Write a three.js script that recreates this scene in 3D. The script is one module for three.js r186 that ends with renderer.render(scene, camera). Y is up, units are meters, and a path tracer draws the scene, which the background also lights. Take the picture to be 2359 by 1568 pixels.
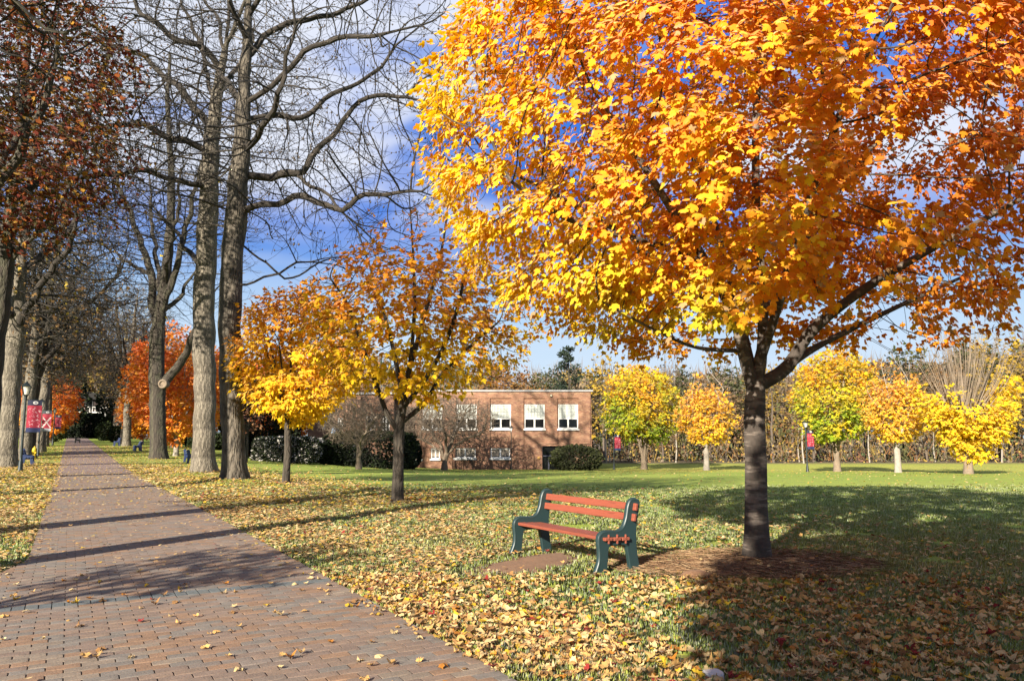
import * as THREE from 'three';
import { ImprovedNoise } from 'three/addons/math/ImprovedNoise.js';
import { MarchingCubes } from 'three/addons/objects/MarchingCubes.js';
import { RoundedBoxGeometry } from 'three/addons/geometries/RoundedBoxGeometry.js';
import { mergeGeometries } from 'three/addons/utils/BufferGeometryUtils.js';

// ---------------------------------------------------------------- camera, sky, sun, exposure
const scene = new THREE.Scene();
const EYE = 1.5, FOCAL = 1779, PITCH = Math.atan(220 / 1779);           // measured on the photograph at 2359 x 1568
const camera = new THREE.PerspectiveCamera(2 * Math.atan(784 / FOCAL) * 180 / Math.PI, 1024 / 680, 0.05, 3000);
camera.position.set(0, EYE, 0);
camera.lookAt(0, EYE + Math.tan(PITCH) * 10, -10);
scene.add(camera);

const SUN_AZ = 27.4 * Math.PI / 180, SUN_EL = 23.5 * Math.PI / 180;      // behind the camera, to its left
const sunDir = new THREE.Vector3(-Math.sin(SUN_AZ) * Math.cos(SUN_EL), Math.sin(SUN_EL), Math.cos(SUN_AZ) * Math.cos(SUN_EL));
const sun = new THREE.DirectionalLight(new THREE.Color().setRGB(1, 0.9, 0.74), 5);
sun.name = 'sun';
sun.position.copy(sunDir).multiplyScalar(150).add(new THREE.Vector3(0, 0, -40));
sun.target.position.set(0, 0, -40);
sun.castShadow = true;
sun.shadow.mapSize.set(4096, 4096);
Object.assign(sun.shadow.camera, { left: -110, right: 110, top: 110, bottom: -110, near: 1, far: 400 });
scene.add(sun, sun.target);

const EXPOSURE = 3.6;
const renderer = new THREE.WebGLRenderer({ antialias: true });
renderer.setSize(1024, 680);
renderer.toneMapping = THREE.LinearToneMapping;
renderer.toneMappingExposure = EXPOSURE;
renderer.shadowMap.enabled = true;

const perlin = new ImprovedNoise();
const clamp = THREE.MathUtils.clamp, lerp = THREE.MathUtils.lerp;
const sstep = (a, b, x) => { const t = clamp((x - a) / (b - a), 0, 1); return t * t * (3 - 2 * t); };
function fbm(x, y, z, oct = 4) { let s = 0, a = 0.5; for (let i = 0; i < oct; i++) { s += a * perlin.noise(x, y, z); x *= 2.03; y *= 2.03; z *= 2.03; a *= 0.5; } return s; }

{ // the sky: clear blue, paler towards the horizon, with thin broken high cloud all round
  const W = 1536, H = 768, data = new Float32Array(W * H * 4);
  const hor = [0.66, 0.82, 0.98], low = [0.38, 0.64, 0.95], mid = [0.06, 0.225, 0.80], zen = [0.045, 0.13, 0.45], white = [0.86, 0.90, 1.0];
  for (let r = 0; r < H; r++) {
    const el = ((r + 0.5) / H - 0.5) * Math.PI, deg = el * 180 / Math.PI, y = Math.max(Math.sin(el), 0.02);
    for (let c = 0; c < W; c++) {
      const az = ((c + 0.5) / W - 0.5) * 2 * Math.PI, x = Math.cos(az) * Math.cos(el), z = Math.sin(az) * Math.cos(el);
      const o = (r * W + c) * 4;
      const k1 = sstep(3, 12, deg), k2 = sstep(8, 16, deg), k3 = sstep(20, 80, deg);
      const k = 1 / (y + 0.10), u = x * k, v = z * k;
      const wx = fbm(u * 0.9 + 3.1, v * 0.9, 7.7, 3) * 0.8, wz = fbm(u * 0.9, v * 0.9 + 8.2, 1.3, 3) * 0.8;
      const n = fbm(u * 0.8 + wx + 11.3, v * 1.5 + wz + 5.1, 2.2, 6) + 0.35 * fbm(u * 4.5 + wx * 3, v * 7 + wz * 2, 9.1, 5);
      const cover = sstep(-0.36, 0.10, n) * 0.93 * sstep(1, 5, deg) * lerp(0.22, 1, sstep(14, 19, deg)) * lerp(1, 0.55, sstep(32, 60, deg));
      for (let i = 0; i < 3; i++) {
        let s = lerp(lerp(lerp(hor[i], low[i], k1), mid[i], k2), zen[i], k3);
        s = lerp(s, white[i], cover);
        data[o + i] = s / EXPOSURE;
      }
      data[o + 3] = 1;
    }
  }
  const sky = new THREE.DataTexture(data, W, H, THREE.RGBAFormat, THREE.FloatType);
  sky.mapping = THREE.EquirectangularReflectionMapping;
  sky.magFilter = THREE.LinearFilter; sky.needsUpdate = true;
  scene.background = sky; scene.environment = sky;
}

// ---------------------------------------------------------------- small helpers
function rng(seed) { let a = seed >>> 0; return () => { a = (a + 0x6d2b79f5) | 0; let t = Math.imul(a ^ (a >>> 15), 1 | a); t = (t + Math.imul(t ^ (t >>> 7), 61 | t)) ^ t; return ((t ^ (t >>> 14)) >>> 0) / 4294967296; }; }
const V = (x, y, z) => new THREE.Vector3(x, y, z);
const cP = Math.cos(PITCH), sP = Math.sin(PITCH);
function ray(px, py) { const u = px - 1179.5, v = 784 - py; return V(u, v * cP + FOCAL * sP, -(FOCAL * cP - v * sP)); }
function at(px, py, D) { const r = ray(px, py); return r.multiplyScalar(D / -r.z).add(V(0, EYE, 0)); }   // the point that far in front of the eye
function project(p) { const y = p.y - EYE, yc = y * cP + p.z * sP, zc = y * sP - p.z * cP; return [1179.5 + FOCAL * p.x / zc, 784 - FOCAL * yc / zc, zc]; }
const inFrame = (p, m = 0) => { const [x, y, z] = project(p); return z > 0.1 && x > -m && x < 2359 + m && y > -m && y < 1568 + m; };

const used = new Map();
function numbered(name) { const n = used.get(name) ?? 0; used.set(name, n + 1); return n ? name + '_' + String(n).padStart(3, '0') : name; }
function tag(o, label, category, group, kind) {
  if (label) o.userData.label = label;
  if (category) o.userData.category = category;
  if (group) o.userData.group = group;
  if (kind) o.userData.kind = kind;
  return o;
}
function thing(name, label, category, p = V(0, 0, 0), turn = 0, group) {
  const g = new THREE.Group(); g.name = numbered(name); g.position.copy(p); g.rotation.y = turn; scene.add(g);
  return tag(g, label, category, group);
}
function mesh(name, geo, mat, parent, kind) {
  const m = new THREE.Mesh(geo, mat); m.name = numbered(name); m.castShadow = m.receiveShadow = true;
  if (kind) m.userData.kind = kind;
  (parent ?? scene).add(m); return m;
}
function copyOf(o, label, p, turn, scale, group) {
  const c = o.clone(); c.name = numbered(o.name.replace(/_\d+$/, '')); scene.add(c);
  if (p) c.position.copy(p);
  if (turn !== undefined) c.rotation.y = turn;
  if (scale) { if (scale.isVector3) c.scale.copy(scale); else c.scale.setScalar(scale); }
  c.userData = { ...o.userData };
  if (label) c.userData.label = label;
  if (group) c.userData.group = group;
  return c;
}
// collects vertices of many pieces into one geometry
class MB {
  constructor(color = false) { this.n = 0; this.ni = 0; this.p = new Float32Array(3072); this.m = new Float32Array(3072); this.u = new Float32Array(2048); this.c = color ? new Float32Array(3072) : null; this.i = new Uint32Array(4096); }
  vert(x, y, z, nx, ny, nz, u = 0, v = 0, r = 1, g = 1, b = 1) {
    const n = this.n, o = n * 3;
    if (o + 3 > this.p.length) { const grow = (a) => { const q = new Float32Array(a.length * 2); q.set(a); return q; }; this.p = grow(this.p); this.m = grow(this.m); this.u = grow(this.u); if (this.c) this.c = grow(this.c); }
    this.p[o] = x; this.p[o + 1] = y; this.p[o + 2] = z; this.m[o] = nx; this.m[o + 1] = ny; this.m[o + 2] = nz; this.u[n * 2] = u; this.u[n * 2 + 1] = v;
    if (this.c) { this.c[o] = r; this.c[o + 1] = g; this.c[o + 2] = b; }
    return this.n++;
  }
  tri(a, b, c) { if (this.ni + 3 > this.i.length) { const q = new Uint32Array(this.i.length * 2); q.set(this.i); this.i = q; } this.i[this.ni++] = a; this.i[this.ni++] = b; this.i[this.ni++] = c; }
  quad(a, b, c, d) { this.tri(a, b, c); this.tri(a, c, d); }
  // box of half sizes h about c, turned by yaw; chamfered top when ch > 0
  geo() {
    const g = new THREE.BufferGeometry();
    g.setAttribute('position', new THREE.BufferAttribute(this.p.slice(0, this.n * 3), 3));
    g.setAttribute('normal', new THREE.BufferAttribute(this.m.slice(0, this.n * 3), 3));
    g.setAttribute('uv', new THREE.BufferAttribute(this.u.slice(0, this.n * 2), 2));
    if (this.c) g.setAttribute('color', new THREE.BufferAttribute(this.c.slice(0, this.n * 3), 3));
    g.setIndex(new THREE.BufferAttribute(this.i.slice(0, this.ni), 1));
    return g;
  }
}
const C = (r, g, b) => new THREE.Color().setRGB(r, g, b);
const std = (rgb, rough = 0.8, more = {}) => new THREE.MeshStandardMaterial({ color: C(...rgb), roughness: rough, ...more });
const boxAt = (w, h, d, x, y, z) => { const g = new THREE.BoxGeometry(w, h, d); g.translate(x, y, z); return g; };
const cyl = (r0, r1, h, n, x = 0, y = 0, z = 0) => { const g = new THREE.CylinderGeometry(r1, r0, h, n); g.translate(x, y + h / 2, z); return g; };
const merged = (list) => mergeGeometries(list.map((g) => (g.index ? g.toNonIndexed() : g)).map((g) => { for (const k of Object.keys(g.attributes)) if (!['position', 'normal', 'uv'].includes(k)) g.deleteAttribute(k); return g; }));

// periodic value noise for textures
function tileNoise(seed) {
  const t = new Float32Array(4096), r = rng(seed); for (let i = 0; i < 4096; i++) t[i] = r();
  const h = (x, y, px, py) => t[((((x % px) + px) % px) * 131 + (((y % py) + py) % py) * 977) & 4095];
  const one = (x, y, px, py) => { const ix = Math.floor(x), iy = Math.floor(y), fx = x - ix, fy = y - iy, sx = fx * fx * (3 - 2 * fx), sy = fy * fy * (3 - 2 * fy); return lerp(lerp(h(ix, iy, px, py), h(ix + 1, iy, px, py), sx), lerp(h(ix, iy + 1, px, py), h(ix + 1, iy + 1, px, py), sx), sy); };
  return (u, v, px, py, oct = 4) => { let s = 0, a = 0.5, n = 0; for (let i = 0; i < oct; i++) { s += a * one(u * px, v * py, px, py); n += a; px *= 2; py *= 2; a *= 0.5; } return s / n; };
}
function dataTex(W, H, fn, srgb = false) {
  const d = new Uint8Array(W * H * 4), enc = srgb ? (x) => 255 * (x <= 0.0031308 ? 12.92 * x : 1.055 * Math.pow(x, 1 / 2.4) - 0.055) : (x) => 255 * x;
  for (let y = 0; y < H; y++) for (let x = 0; x < W; x++) { const c = fn((x + 0.5) / W, (y + 0.5) / H), o = (y * W + x) * 4; for (let k = 0; k < 3; k++) d[o + k] = clamp(enc(clamp(Array.isArray(c) ? c[k] : c, 0, 1)), 0, 255); d[o + 3] = 255; }
  const t = new THREE.DataTexture(d, W, H); t.wrapS = t.wrapT = THREE.RepeatWrapping; t.magFilter = THREE.LinearFilter; if (srgb) t.colorSpace = THREE.SRGBColorSpace; t.needsUpdate = true; return t;
}
// bark: furrowed along the stem; uv is in tiles of 0.6 m round by 1.2 m along
function barkMat(seed, light, dark, furrow, bump, moss = 0) {
  const n = tileNoise(seed), n2 = tileNoise(seed + 50);
  const height = (u, v) => { const w = n2(u, v, 3, 4, 3) * 0.16; const f = Math.abs(n(u + w, v, 9, 3, 3) - 0.5) * 2; return clamp(Math.pow(f, 0.7) * 1.5, 0, 1) * furrow + (1 - furrow) * n(u, v, 6, 14, 4); };
  const map = dataTex(256, 256, (u, v) => { const h = height(u, v), p = n2(u, v, 4, 3, 4), q = n(u, v, 24, 24, 3); const k = clamp(0.15 + h * 0.75 + (p - 0.5) * 0.7 + (q - 0.5) * 0.4, 0, 1); const m = moss * sstep(0.55, 0.75, n2(u + 0.3, v, 3, 2, 4)); return [0, 1, 2].map((i) => lerp(lerp(dark[i], light[i], k), [0.16, 0.17, 0.09][i], m)); }, true);
  const bm = dataTex(256, 256, (u, v) => height(u, v) * 0.8 + 0.2 * n(u, v, 30, 20, 2));
  return new THREE.MeshStandardMaterial({ map, bumpMap: bm, bumpScale: bump, roughness: 0.95 });
}
const leafMat = (through = 0.42, more = {}) => new THREE.MeshPhysicalMaterial({ color: C(1, 1, 1), vertexColors: true, roughness: 0.82, transmission: through, thickness: 0, side: THREE.DoubleSide, specularIntensity: 0.35, ...more });
// ---------------------------------------------------------------- the lie of the land
const softplus = (x, w) => (x > 20 * w ? x : w * Math.log(1 + Math.exp(x / w)));
const pA = V(-2.32, 0, -9.04), pD = V(-0.4949, 0, -0.869), pN = V(-0.869, 0, 0.4949), PATH_W = 2.8;   // right edge of the path, its direction, and left across it
const pathW = (s) => PATH_W + 0.95 * sstep(2.4, -1.2, s);      // it widens towards the viewer, on its left
const onPath = (s, l, y = 0) => V(pA.x + pD.x * s + pN.x * l, y, pA.z + pD.z * s + pN.z * l);
const toPath = (x, z) => { const a = x - pA.x, b = z - pA.z; return [a * pD.x + b * pD.z, a * pN.x + b * pN.z]; };
const MAPLE = V(2.89, 0, -9.34), OAK2 = V(-9.57, 0, -27.01), OAK1 = V(-13.28, 0, -33.63);
function H(x, z) {
  const [s, l] = toPath(x, z), D = -z;
  const rise = 0.0135 * (softplus(s - 42, 5) - softplus(s - 128, 5)) * (1 - sstep(4, 26, -l));
  const fall = 0.0300 * (softplus(D - 20, 3) - softplus(D - 72, 3)) * sstep(-26, 1, x + (D - 40) * 0.12);
  const off = Math.max(-l, l - PATH_W), m = sstep(0.4, 4, off);
  const bump = 0.05 * perlin.noise(x * 0.21, 3.3, z * 0.21) + 0.02 * perlin.noise(x * 0.8, 1.3, z * 0.8);
  const hump = (c, h, r) => h * Math.exp(-((x - c.x) ** 2 + (z - c.z) ** 2) / (r * r));
  return rise - fall + bump * m + hump(MAPLE, 0.07, 1.1) + hump(OAK1, 0.16, 1.6) + hump(OAK2, 0.18, 1.5);
}
const onGround = (x, z, dy = 0) => V(x, H(x, z) + dy, z);
function ground(px, py) {        // where the line of sight through that point meets the ground
  const r = ray(px, py).normalize(); let t0 = 0, t = 3;
  for (; t < 260; t += 0.25) { if (EYE + r.y * t < H(r.x * t, r.z * t)) break; t0 = t; }
  for (let i = 0; i < 30; i++) { const m = (t0 + t) / 2; if (EYE + r.y * m < H(r.x * m, r.z * m)) t = m; else t0 = m; }
  return onGround(r.x * t, r.z * t);
}

{ // lawn: one sheet out to the horizon
  const axis = (lo, hi, step, far) => { const a = []; for (let v = lo; v <= hi + 1e-6; v += step) a.push(v); let st = step, e = hi; while (e < far) { st *= 1.13; e += st; a.push(e); } st = step; e = lo; while (e > -far) { st *= 1.13; e -= st; a.unshift(e); } return a; };
  const xs = axis(-20, 20, 0.3, 900), zs = axis(-38, 3, 0.3, 900), b = new MB(true), nx = xs.length;
  for (const z of zs) for (const x of xs) {
    const far = Math.max(Math.abs(x), Math.abs(z + 20)), h = far > 200 ? H(clamp(x, -200, 200), clamp(z, -220, 200)) : H(x, z), e = 0.3;
    const gx = far > 200 ? 0 : (H(x + e, z) - H(x - e, z)) / (2 * e), gz = far > 200 ? 0 : (H(x, z + e) - H(x, z - e)) / (2 * e), q = Math.hypot(gx, 1, gz);
    const D = -z, [s, l] = toPath(x, z), n1 = fbm(x * 0.12, 4.4, z * 0.12, 4), n2 = fbm(x * 0.6 + 9, 1.4, z * 0.6, 3);
    let c = [0.23, 0.335, 0.008];
    const dry = clamp(0.30 + n1 * 0.9 + n2 * 0.5, 0, 1) * 0.6 + sstep(52, 62, D) * sstep(0, 14, x) * 0.55;
    c = c.map((v, i) => lerp(v, [0.41, 0.41, 0.04][i], clamp(dry, 0, 0.9)));
    const off = Math.max(-l, l - PATH_W), thatch = (1 - sstep(0.3, 5, off)) * (1 - sstep(26, 60, s)) * clamp(0.6 + n2, 0, 1);
    c = c.map((v, i) => lerp(v, [0.26, 0.18, 0.08][i], thatch * 0.6));
    const forest = sstep(84, 90, D) * sstep(-20, 0, x) + sstep(120, 140, D);
    c = c.map((v, i) => lerp(v, [0.12, 0.085, 0.045][i], clamp(forest, 0, 1)));
    b.vert(x, h, z, -gx / q, 1 / q, -gz / q, x / 2.4, -z / 2.4, ...c);
  }
  for (let j = 0; j + 1 < zs.length; j++) for (let i = 0; i + 1 < nx; i++) { const a = j * nx + i; b.quad(a, a + nx, a + nx + 1, a + 1); }
  const n = tileNoise(5), m = tileNoise(6);
  const map = dataTex(512, 512, (u, v) => { const k = n(u, v, 64, 64, 3), q = m(u, v, 7, 7, 4), r = m(u, v, 140, 140, 2); const s = 0.35 + k * 0.55 + (q - 0.5) * 0.5 + r * 0.55; return [s * 1.02, s, s * 0.95]; });
  const bump = dataTex(512, 512, (u, v) => 0.6 * n(u, v, 96, 96, 2) + 0.4 * m(u, v, 30, 30, 3));
  tag(mesh('lawn', b.geo(), new THREE.MeshStandardMaterial({ map, bumpMap: bump, bumpScale: 0.035, vertexColors: true, roughness: 1 })), 'mown green lawn with thin dry patches, sloping gently towards the brick building', null, null, 'structure');
}
function blob(name, label, cx, cz, rx, rz, turn, mat, lift, amp) {       // an irregular patch lying on the lawn
  const b = new MB(), rings = 10, sides = 72;
  for (let r = 0; r <= rings; r++) for (let k = 0; k < sides; k++) {
    const a = k / sides * 2 * Math.PI, e = 1 + amp * fbm(Math.cos(a) * 1.5 + cx, Math.sin(a) * 1.5, cz, 4) * 2, q = r / rings * e, u = Math.cos(a) * rx * q, v = Math.sin(a) * rz * q;
    const x = cx + u * Math.cos(turn) - v * Math.sin(turn), z = cz + u * Math.sin(turn) + v * Math.cos(turn), t = r / rings;
    b.vert(x, H(x, z) + lift * (1 - t * t * t) - 0.004 * t + 0.012 * fbm(x * 3, 2, z * 3, 3), z, 0, 1, 0, x / 1.3, z / 1.3);
  }
  for (let r = 0; r < rings; r++) for (let k = 0; k < sides; k++) { const a = r * sides + k, c = r * sides + (k + 1) % sides; b.quad(a, c, c + sides, a + sides); }
  const g = b.geo(); g.computeVertexNormals();
  if (g.attributes.normal.getY(40) < 0) { const i = g.index.array; for (let k = 0; k < i.length; k += 3) { const t = i[k]; i[k] = i[k + 1]; i[k + 1] = t; } g.computeVertexNormals(); }
  return tag(mesh(name, g, mat), label, null, null, 'structure');
}
const earthN = tileNoise(91), earthN2 = tileNoise(92);
const earthTex = (a, b2, fx, fy) => dataTex(512, 512, (u, v) => { const k = earthN(u, v, 6, 6, 5), q = earthN2(u, v, fx, fy, 3); return [0, 1, 2].map((i) => lerp(a[i], b2[i], clamp(k * 0.8 + (q - 0.5) * 0.9 + 0.1, 0, 1))); }, true);
const earthBump = (fx, fy) => dataTex(512, 512, (u, v) => 0.5 * earthN(u, v, 12, 12, 4) + 0.5 * earthN2(u, v, fx, fy, 3));
const dirtMat = new THREE.MeshStandardMaterial({ map: earthTex([0.20, 0.10, 0.05], [0.34, 0.19, 0.10], 70, 50), bumpMap: earthBump(60, 60), bumpScale: 0.008, roughness: 1 });
const mulchMat = new THREE.MeshStandardMaterial({ map: earthTex([0.09, 0.045, 0.025], [0.30, 0.19, 0.11], 20, 130), bumpMap: earthBump(18, 110), bumpScale: 0.03, roughness: 1 });
let strawBed;
const dirtC = ground(1215, 1300);
blob('dirt_patch', 'bare reddish earth patch in front of the red bench', dirtC.x, dirtC.z, 1.22, 0.5, -0.95, dirtMat, 0.014, 0.28);
blob('mulch_bed', 'round bed of brown pine straw at the foot of the big maple', MAPLE.x - 0.2, MAPLE.z + 0.25, 1.35, 0.8, -0.15, mulchMat, 0.03, 0.5);
{ // pine straw strewn over the bed
  strawBed = [MAPLE.x - 0.2, MAPLE.z + 0.25];
}
{ const c = onGround(MAPLE.x - 0.95, MAPLE.z + 0.95); blob('earth_mound', 'small ant hill of orange earth at the edge of the pine straw', c.x, c.z, 0.20, 0.15, 0, dirtMat, 0.085, 0.2); }
{ const c = onGround(-2.65, -18.13); blob('earth_ring', 'worn ring of bare earth round the orange maple trunk', c.x + 0.1, c.z, 0.75, 0.6, 0, dirtMat, 0.012, 0.3); }
{ const c = onGround(-7.8, -27.01); blob('earth_ring', 'worn ring of bare earth round the yellow maple trunk', c.x + 0.3, c.z, 0.9, 0.7, 0, dirtMat, 0.012, 0.3); }

// ---------------------------------------------------------------- the brick path
{
  const path = new THREE.Group(); path.name = 'brick_path'; scene.add(path);
  tag(path, 'long straight footpath of red and grey clay pavers', null, null, 'structure');
  const lie = (s, l) => { const p = onPath(s, l); return H(p.x, p.z); };
  { // sand bed below, and the far stretch where single pavers can no longer be told apart
    const sheet = (s0, s1, step, lift) => { const b = new MB(); let k = 0; for (let s = s0; s <= s1 + 1e-6; s += step, k++) for (const l of [0, pathW(s) / 2, pathW(s)]) { const p = onPath(s, l); b.vert(p.x, H(p.x, p.z) + lift, p.z, 0, 1, 0, l / 1.6, s / 1.6); } for (let j = 0; j + 1 < k; j++) for (let i = 0; i < 2; i++) { const a = j * 3 + i; b.quad(a, a + 3, a + 4, a + 1); } const g = b.geo(); return g; };
    mesh('sand_bed', sheet(-14, 36, 1, 0.012), std([0.035, 0.028, 0.024], 1), path);
    const n = tileNoise(31), r = rng(8), tone = Array.from({ length: 8 * 16 }, () => r());
    const map = dataTex(512, 512, (u, v) => { const row = Math.floor(v * 16), uu = (u * 8 + (row & 1) * 0.5) % 8, col = Math.floor(uu), fu = uu - col, fv = v * 16 - row; const joint = fu < 0.06 || fv < 0.06; const t = tone[row * 8 + col]; const k = 0.75 + n(u, v, 60, 60, 3) * 0.5; const c = t < 0.6 ? [0.30, 0.205, 0.18] : t < 0.85 ? [0.27, 0.21, 0.195] : [0.34, 0.205, 0.15]; return c.map((x) => x * k * (joint ? 0.35 : 1)); }, true);
    mesh('far_paving', sheet(28.5, 134, 1.5, 0.036), new THREE.MeshStandardMaterial({ map, roughness: 0.9 }), path);
  }
  const tex = tileNoise(44), map = dataTex(256, 256, (u, v) => 0.62 + 0.55 * (tex(u, v, 5, 5, 5) - 0.1) * (0.7 + 0.6 * tex(u, v, 90, 90, 2))), bump = dataTex(256, 256, (u, v) => tex(u, v, 50, 50, 3));
  const tones = [[0.335, 0.24, 0.185], [0.32, 0.24, 0.19], [0.305, 0.245, 0.205], [0.345, 0.24, 0.175], [0.38, 0.23, 0.14], [0.31, 0.22, 0.17], [0.285, 0.245, 0.21], [0.34, 0.265, 0.20]];
  const greys = [[0.165, 0.19, 0.195], [0.19, 0.21, 0.21], [0.15, 0.175, 0.185]];
  const mats = [...tones, ...greys].map((c) => new THREE.MeshStandardMaterial({ color: C(...c), map, bumpMap: bump, bumpScale: 0.0025, roughness: 0.85 }));
  const r = rng(77), list = [], rowDepth = 0.1;
  let s = -12.02, k = 0;
  for (; s < 29; k++) {
    const band = Math.abs(s + 1.02) < 0.051, depth = band ? 0.2 : rowDepth, w = band ? 0.1 : 0.2, half = band ? 0 : (k & 1) * 0.1;
    const wide = pathW(s);
    for (let l = -half; l < wide - 0.01; l += w) {
      const a = Math.max(l, 0), e = Math.min(l + w, wide);
      const patch = fbm(s * 0.5, 1.7, l * 0.5 + k * 0.02, 3);
      list.push({ s: s + depth / 2, l: (a + e) / 2, w: e - a, d: depth, m: band ? 8 + Math.floor(r() * 3) : Math.floor(clamp(r() * 0.55 + 0.25 + patch * 0.9, 0, 0.999) * 8), dy: (r() - 0.5) * 0.004, tilt: (r() - 0.5) * 0.02, turn: (r() - 0.5) * 0.02, u: r(), v: r() });
    }
    s += depth;
  }
  const unit = (b, q, pos, yaw, col) => {   // a paver with chamfered top
    const hw = q.w / 2 - 0.0035, hd = q.d / 2 - 0.002, c = 0.005, ht = 0.03;
    const X = pN.clone().multiplyScalar(Math.cos(q.turn)).addScaledVector(pD, Math.sin(q.turn)), Z = pD.clone().multiplyScalar(Math.cos(q.turn)).addScaledVector(pN, -Math.sin(q.turn));
    const P = (x, y, z) => [pos.x + X.x * x + Z.x * z, pos.y + y + x * q.tilt, pos.z + X.z * x + Z.z * z];
    const ring = (w, d, y, ny) => [[-1, -1], [1, -1], [1, 1], [-1, 1]].map(([i, j]) => { const p = P(i * w, y, j * d), n = X.clone().multiplyScalar(i).addScaledVector(Z, j).normalize().multiplyScalar(1 - ny).add(V(0, ny, 0)).normalize(); return b.vert(...p, n.x, n.y, n.z, q.u + i * w * 1.7, q.v + j * d * 1.7, ...col); });
    const t = ring(hw - c, hd - c, ht, 1), m = ring(hw, hd, ht - c, 0.55), lo = ring(hw, hd, 0.002, 0.0);
    b.quad(t[0], t[3], t[2], t[1]);
    for (let i = 0; i < 4; i++) { const j = (i + 1) % 4; b.quad(t[i], t[j], m[j], m[i]); b.quad(m[i], m[j], lo[j], lo[i]); }
  };
  for (const q of list) { q.p = onPath(q.s, q.l); q.p.y = H(q.p.x, q.p.z) + q.dy; q.see = inFrame(q.p, 20) ? project(q.p)[2] : 1e9; }
  list.sort((a, b) => a.see - b.see);
  const far = new MB(true), share = new Map();
  list.forEach((q, i) => {
    if (i < 300) {
      const key = [q.w.toFixed(3), q.d.toFixed(3), Math.floor(q.u * 5)].join();
      if (!share.has(key)) { const b = new MB(); unit(b, q, V(0, 0, 0), 0, []); share.set(key, b.geo()); }
      const m = mesh('paver', share.get(key), mats[q.m], path); m.position.copy(q.p);
    } else unit(far, q, q.p, 0, q.m < 8 ? tones[q.m] : greys[q.m - 8]);
  });
  mesh('paving', far.geo(), new THREE.MeshStandardMaterial({ map, bumpMap: bump, bumpScale: 0.0025, vertexColors: true, roughness: 0.85 }), path, 'stuff');
}
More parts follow.
